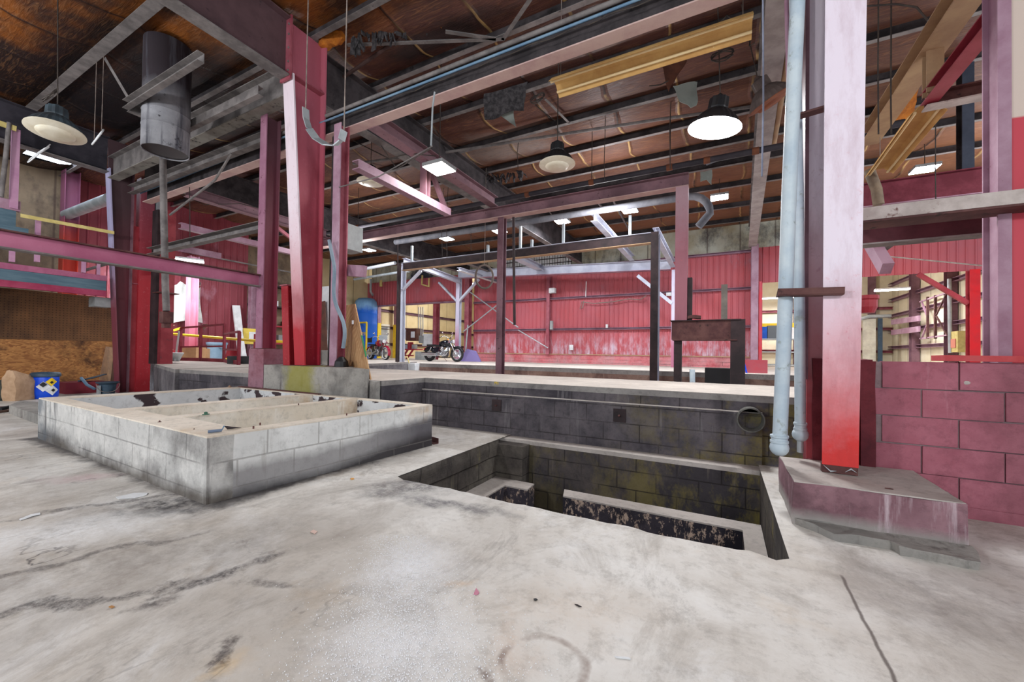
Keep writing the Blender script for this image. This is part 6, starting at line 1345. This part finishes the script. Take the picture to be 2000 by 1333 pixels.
wpipe([PY(724, 545, 16.6), PY(724, 570, 16.6), PY(728, 577, 16.6)], .07, GALV, 'grey wall fitting on the ribbed header over the left opening', 'fitting')
wpipe([PY(744, 548, 16.6), PY(744, 560, 16.6)], .08, STRAP, 'small tan lamp on the ribbed header over the left opening', 'wall_lamp')
wpipe([PY(692, 546, 14), PY(775, 533, 14), PY(800, 530, 14)], .06, GALV, 'galvanized pipe running along the ribbed header on the left', 'overhead_pipe')  # plain pipe run along the header
wpipe([PY(706, 527, 9.5), PY(772, 514, 9.5)], .055, mk('white_lit_tube', (150, 154, 160)), 'white round pipe at the end of the mauve bracket arm', 'overhead_pipe', 12)
wpipe([PY(825, 538, 16.7), PY(824, 556, 16.7), PY(838, 560, 16.7), PY(838, 544, 16.7)], .05, STRAP, 'tan bent pipe fitting on the ribbed header near the black motorcycle', 'overhead_pipe')
# ================================================================== ROOM BEHIND THE RIGHT OPENING
t = thing('storage_shelving', (2.5, 22, ZF), 'metal shelving seen between and beside the two pale blue conduits', 'shelving')
for x in (1478, 1523, 1576): q = PY(x, 690, 22); b = MB(); b.bar((q.x, 22, ZF), (q.x, 22, PY(x, 660, 22).z), .07, .07, (0, 1, 0)); b.make('post', WHITE, t)
q0, q1 = PY(1470, 661, 22).x, PY(1590, 661, 22).x
for y in (662, 687, 712, 737): z = PY(1520, y, 22).z; b = MB(); b.box(q0, q1, 21.7, 22.6, z-.05, z); b.make('shelf', GALV, t)
z = PY(1520, 634, 22).z; b = MB(); b.bar((q0-1, 22.7, z), (q1+1, 22.7, z), .15, .2); tag(b.make('yellow_crane_rail', YELL), 'yellow crane rail above the shelving behind the conduits', 'beam')
zz = PY(1520, 662, 22).z
for x, mt, w, h, lab in ((1487, BLUE, .42, .55, 'blue rounded bin'), (1511, mk('smoke_grey_bin', (96, 104, 112)), .5, .6, 'dark grey rounded bin'), (1546, WHITE, .45, .5, 'white box')):
    q = PY(x, 660, 22); b = MB(); b.box(q.x-w/2, q.x+w/2, 21.8, 22.3, zz+.004, zz+h); b.bevel(.12 if mt is not WHITE else .02, 4); tag(b.make('storage_bin', mt), lab+' on the top shelf behind the conduits', 'bin')
zz = PY(1520, 737, 22).z
for x, mt, lab in ((1508, mk('olive_bale', (130, 126, 50), (170, 160, 70)), 'olive-yellow bale'), (1549, YROPE, 'bright yellow bundle of slings')):
    q = PY(x, 730, 22); b = MB(); b.ball((q.x, 22, zz+.26), .33, 8, (1, .7, .6)).jit(.05, 5, x); tag(b.make('sling_bundle', mt, smooth=60), lab+' on the bottom shelf behind the conduits', 'bundle')
b = MB(); b.box(-.6, 7.2, 25.5, 25.6, ZF, 6); wr2 = struct(b.make('wall_storage_back', CREAMR))
for z in (1.4, 2.5, 3.5): b = MB(); b.C((1.2, 25.45, z), (7.2, 25.45, z), .16, .12); b.make('girt', REDF, wr2)
for x in (3.4, 6.4): b = MB(); b.I((x, 25.3, ZF), (x, 25.3, 5.8), .25, .25, (0, 1, 0)); b.make('wall_post', PURP, wr2)
def xw(x, y, X=7.1): return PX(x, y, X)
q0, q1 = PY(1707, 690, 24.4)-V((.4, 0, 0)), PY(1733, 622, 24.4)-V((.4, 0, 0))
t = thing('sliding_door', ((q0.x+q1.x)/2, 24.4, ZF), 'tall off-white sliding door with grey curved track at the right', 'door')
b = MB(); b.box(q0.x, q1.x, 24.4, 24.5, ZF, q1.z); b.make('leaf', mk('off_white_leaf', (214, 210, 192), (190, 184, 168)), t)
b = MB(); b.tube([V((q0.x-.3, 24.3, ZF)), V((q0.x-.3, 24.3, q1.z-.3)), V((q0.x-.1, 24.3, q1.z)), V((q0.x+.2, 24.3, q1.z+.1)), V((q1.x+.5, 24.3, q1.z+.1))], .08, 8); b.make('track', GALV, t)
b = MB(); b.box(q1.x+.05, q1.x+.2, 24.26, 24.38, ZF, q1.z); b.make('jamb', TEAL, t)
t = thing('wall_rack', xw(1825, 620, 6.95), 'mauve steel rack with crossed braces on the pale insulated wall at the right', 'rack')
def seg(x0, y0, x1, y1, w, mt, nm='bar'):
    b = MB(); b.bar(xw(x0, y0, 6.95), xw(x1, y1, 6.95), w, w, (1, 0, 0)); b.make(nm, mt, t)
seg(1812, 580, 1812, 662, .07, RUSTB, 'upright'); seg(1827, 577, 1827, 662, .07, RUSTB, 'upright'); seg(1797, 590, 1850, 572, .05, MAUVE); seg(1797, 662, 1850, 655, .05, MAUVE); seg(1800, 590, 1812, 620, .05, MAUVE, 'brace'); seg(1800, 662, 1812, 632, .05, MAUVE, 'brace'); seg(1848, 575, 1829, 615, .045, RUSTB, 'brace'); seg(1829, 618, 1850, 655, .045, RUSTB, 'brace')
t = thing('guard_boards', xw(1770, 640, 6.9), 'two mauve horizontal boards on the right insulated wall left of the crossed rack', 'board')  # boards on the wall, not a railing
for y0, y1 in ((630, 622), (650, 643)): b = MB(); b.bar(xw(1742, y0, 6.82), xw(1796, y1, 6.82), .06, .22); b.make('board', MAUVE, t)
b = MB(); q = xw(1879, 668, 7.05); b.box(6.85, 7.03, q.y-.26, q.y+.26, q.z-.35, q.z+.35).bevel(.03); t = tag(b.make('breaker_box', STRAP), 'cream breaker box on the right insulated wall near the bright red post', 'box'); b = MB(); b.box(6.83, 6.85, q.y-.15, q.y+.15, q.z-.2, q.z+.1); b.make('red_panel', mk('salmon_panel', (206, 130, 110)), t)
wpipe([xw(1854, 545, 6.84), xw(1856, 690, 6.84)], .05, GALV, 'grey conduit running down the right insulated wall left of its dark post', 'conduit')
for i, (x, y, x2, y2) in enumerate(((1690, 455, 1732, 525),)):
    b = MB(); b.bar(PY(x, y, 7.5), PY(x2, y2, 6.8), .12, .16); tag(b.make('slanting_member', MAUVE), 'mauve steel member slanting down just right of the chalky red column', 'beam')  # plain slanting steel member
b = MB(); b.bar(PY(1770, 453, 7.2), PY(1718, 490, 7.6), .07, .09); tag(b.make('cross_brace', SOOTL), 'grey brace crossing in front of the right red ribbed header', 'brace')  # plain crossing brace
wpipe([PY(1722, 500, 15.5), PY(1946, 522, 15.5)], .02, WIRE, 'thin cable stretched across the right red ribbed header', 'hanging_cable', 5)
conduit('hanging_duct_hose', [PY(1698, 332, 8.15), PY(1702, 345, 8.15), PY(1712, 370, 8.15), PY(1716, 400, 8.15)], .07, mk('tan_hose', (140, 124, 104), (112, 98, 84)), 'tan flexible duct bending down below the right yellowed fixture', 'duct')
b = MB(); b.lathe([(.11, 0), (.15, .1), (.15, .22), (.17, .24), (.17, .3)], PY(1692, 612, 9), n=16); tag(b.make('hanging_motor', RED), 'dark red motor housing hanging just right of the chalky red column', 'motor')
# ================================================================== SMALL THINGS ON THE FLOOR
random.seed(11)
b = MB()
cnt = 0
while cnt < 6000:
    u = random.gauss(0, 1); w = random.random()
    x = 790+(w*60)*0+random.gauss(0, 95)*(0.35+.9*w); y = 1045+w*290
    if abs(x-800) > 300: continue
    p = PZ(x, y, 0); s = random.uniform(.0012, .003); q = [V((random.uniform(-s, s), random.uniform(-s, s), random.uniform(0, s))) for _ in range(3)]
    v0 = [b.b.verts.new(p+k+V((0, 0, .001))) for k in (V((-s, -s*.6, 0)), V((s, -s*.5, 0)), V((0, s, 0)), V((q[0].x*.4, q[0].y*.4, s*1.3)))]
    for f in ((0, 2, 1), (0, 1, 3), (1, 2, 3), (2, 0, 3)): b.b.faces.new([v0[i] for i in f])
    cnt += 1
tag(b.make('spilled_granules', mk('white_granules', (226, 226, 228), bump=0)), 'white granules spilled over the middle of the concrete floor', 'granules', kind='stuff')
def litter(px, shape, mat, name, label, th=.003):
    b = MB(); b.prism([PZ(x, y, .002) for x, y in shape], (0, 0, th)).jit(.004, 20, px, 1, (0, 0, 1)); return tag(b.make(name, mat), label, 'litter')
litter(1, [(226, 972), (262, 964), (290, 963), (286, 968), (264, 974), (232, 976)], WHITE, 'plastic_scrap', 'crumpled clear plastic scrap on the floor in front of the tank')
litter(2, [(37, 1015), (60, 1006), (78, 1003), (79, 1006), (62, 1010), (40, 1018)], WHITE, 'paper_strip', 'thin white paper strip on the floor at the far left')
litter(3, [(606, 1040), (612, 1036), (620, 1039), (615, 1044)], mk('pinkish_paper', (206, 178, 166)), 'paper_scrap', 'small pinkish paper scrap on the floor beyond the white granules')
litter(4, [(925, 1162), (930, 1151), (936, 1159), (932, 1163)], mk('red_white_wrapper', (196, 130, 150)), 'wrapper_scrap', 'small red and white wrapper scrap on the white granules')
litter(5, [(1042, 1171), (1047, 1170), (1050, 1173), (1044, 1175)], BLACK, 'black_chip', 'small black chip on the bare floor right of the granules')
litter(6, [(1122, 1181), (1128, 1182), (1136, 1187), (1130, 1186)], DARK, 'dry_leaf', 'thin dark leaf scrap on the floor right of the black chip')
litter(7, [(212, 1188), (218, 1185), (224, 1187), (218, 1190)], mk('tan_chip', (170, 124, 76)), 'wood_chip', 'tan wood chip on the floor at the lower left')
litter(8, [(684, 935), (690, 934), (692, 937), (686, 938)], mk('orange_chip', (206, 150, 80)), 'wood_chip', 'orange wood chip on the floor near the dark stain by the pit')
litter(9, [(1200, 1283), (1228, 1285), (1232, 1289), (1204, 1286)], WHITE, 'white_streak_tape', 'faint white tape scrap on the floor at the lower middle')
p0, p1 = PZ(1728, 955, .28), PZ(1745, 958, .28); wpipe([p0+Z1*.004, p1+Z1*.006], .003, RUSTB, 'thin rusty wire bit lying on the stained pedestal', 'wire', 5)
# ================================================================== LIGHT
def area(loc, size, energy, rot=(0, 0, 0), color=(1, .97, .93), sy=None):
    l = bpy.data.lights.new('room_light', 'AREA'); l.size = size; l.energy = energy; l.color = color
    if sy: l.shape = 'RECTANGLE'; l.size_y = sy
    o = bpy.data.objects.new('room_light', l); COL.objects.link(o); o.location = loc; o.rotation_euler = rot; return o
area(LC-Z1*.12, .5, 60, color=(.96, .98, 1))
# added fill lights without fixtures, behind the camera and in the bays beyond
def fill_point(loc, energy, color=(.97, .98, 1), r=.25):
    l = bpy.data.lights.new('added_fill_light', 'POINT'); l.energy = energy; l.shadow_soft_size = r; l.color = color
    o = bpy.data.objects.new('added_fill_light', l); COL.objects.link(o); o.location = loc
fill_point((-4.2, -2.6, 3.6), 360); fill_point((2.4, -2.4, 3.6), 330); fill_point((-9.5, -1.6, 3.4), 330)
fill_point((4.6, 6.5, 3.6), 150); fill_point((-9.6, 8.2, 4.0), 170); fill_point((-2.6, 9.6, 4.4), 130); fill_point((5.6, 12, 4.2), 180); fill_point((-14.6, 6.6, 2.4), 60)
fill_point((3, 20, 4.6), 260); fill_point((-14.6, 21, 4.2), 330)
w = bpy.data.worlds.new('world'); S.world = w; w.use_nodes = True
w.node_tree.nodes['Background'].inputs[0].default_value = (.86, .93, 1, 1); w.node_tree.nodes['Background'].inputs[1].default_value = .9
S.view_settings.view_transform = 'Standard'; S.view_settings.look = 'None'; S.view_settings.exposure = .42; S.view_settings.gamma = 1; S.view_settings.use_curve_mapping = False
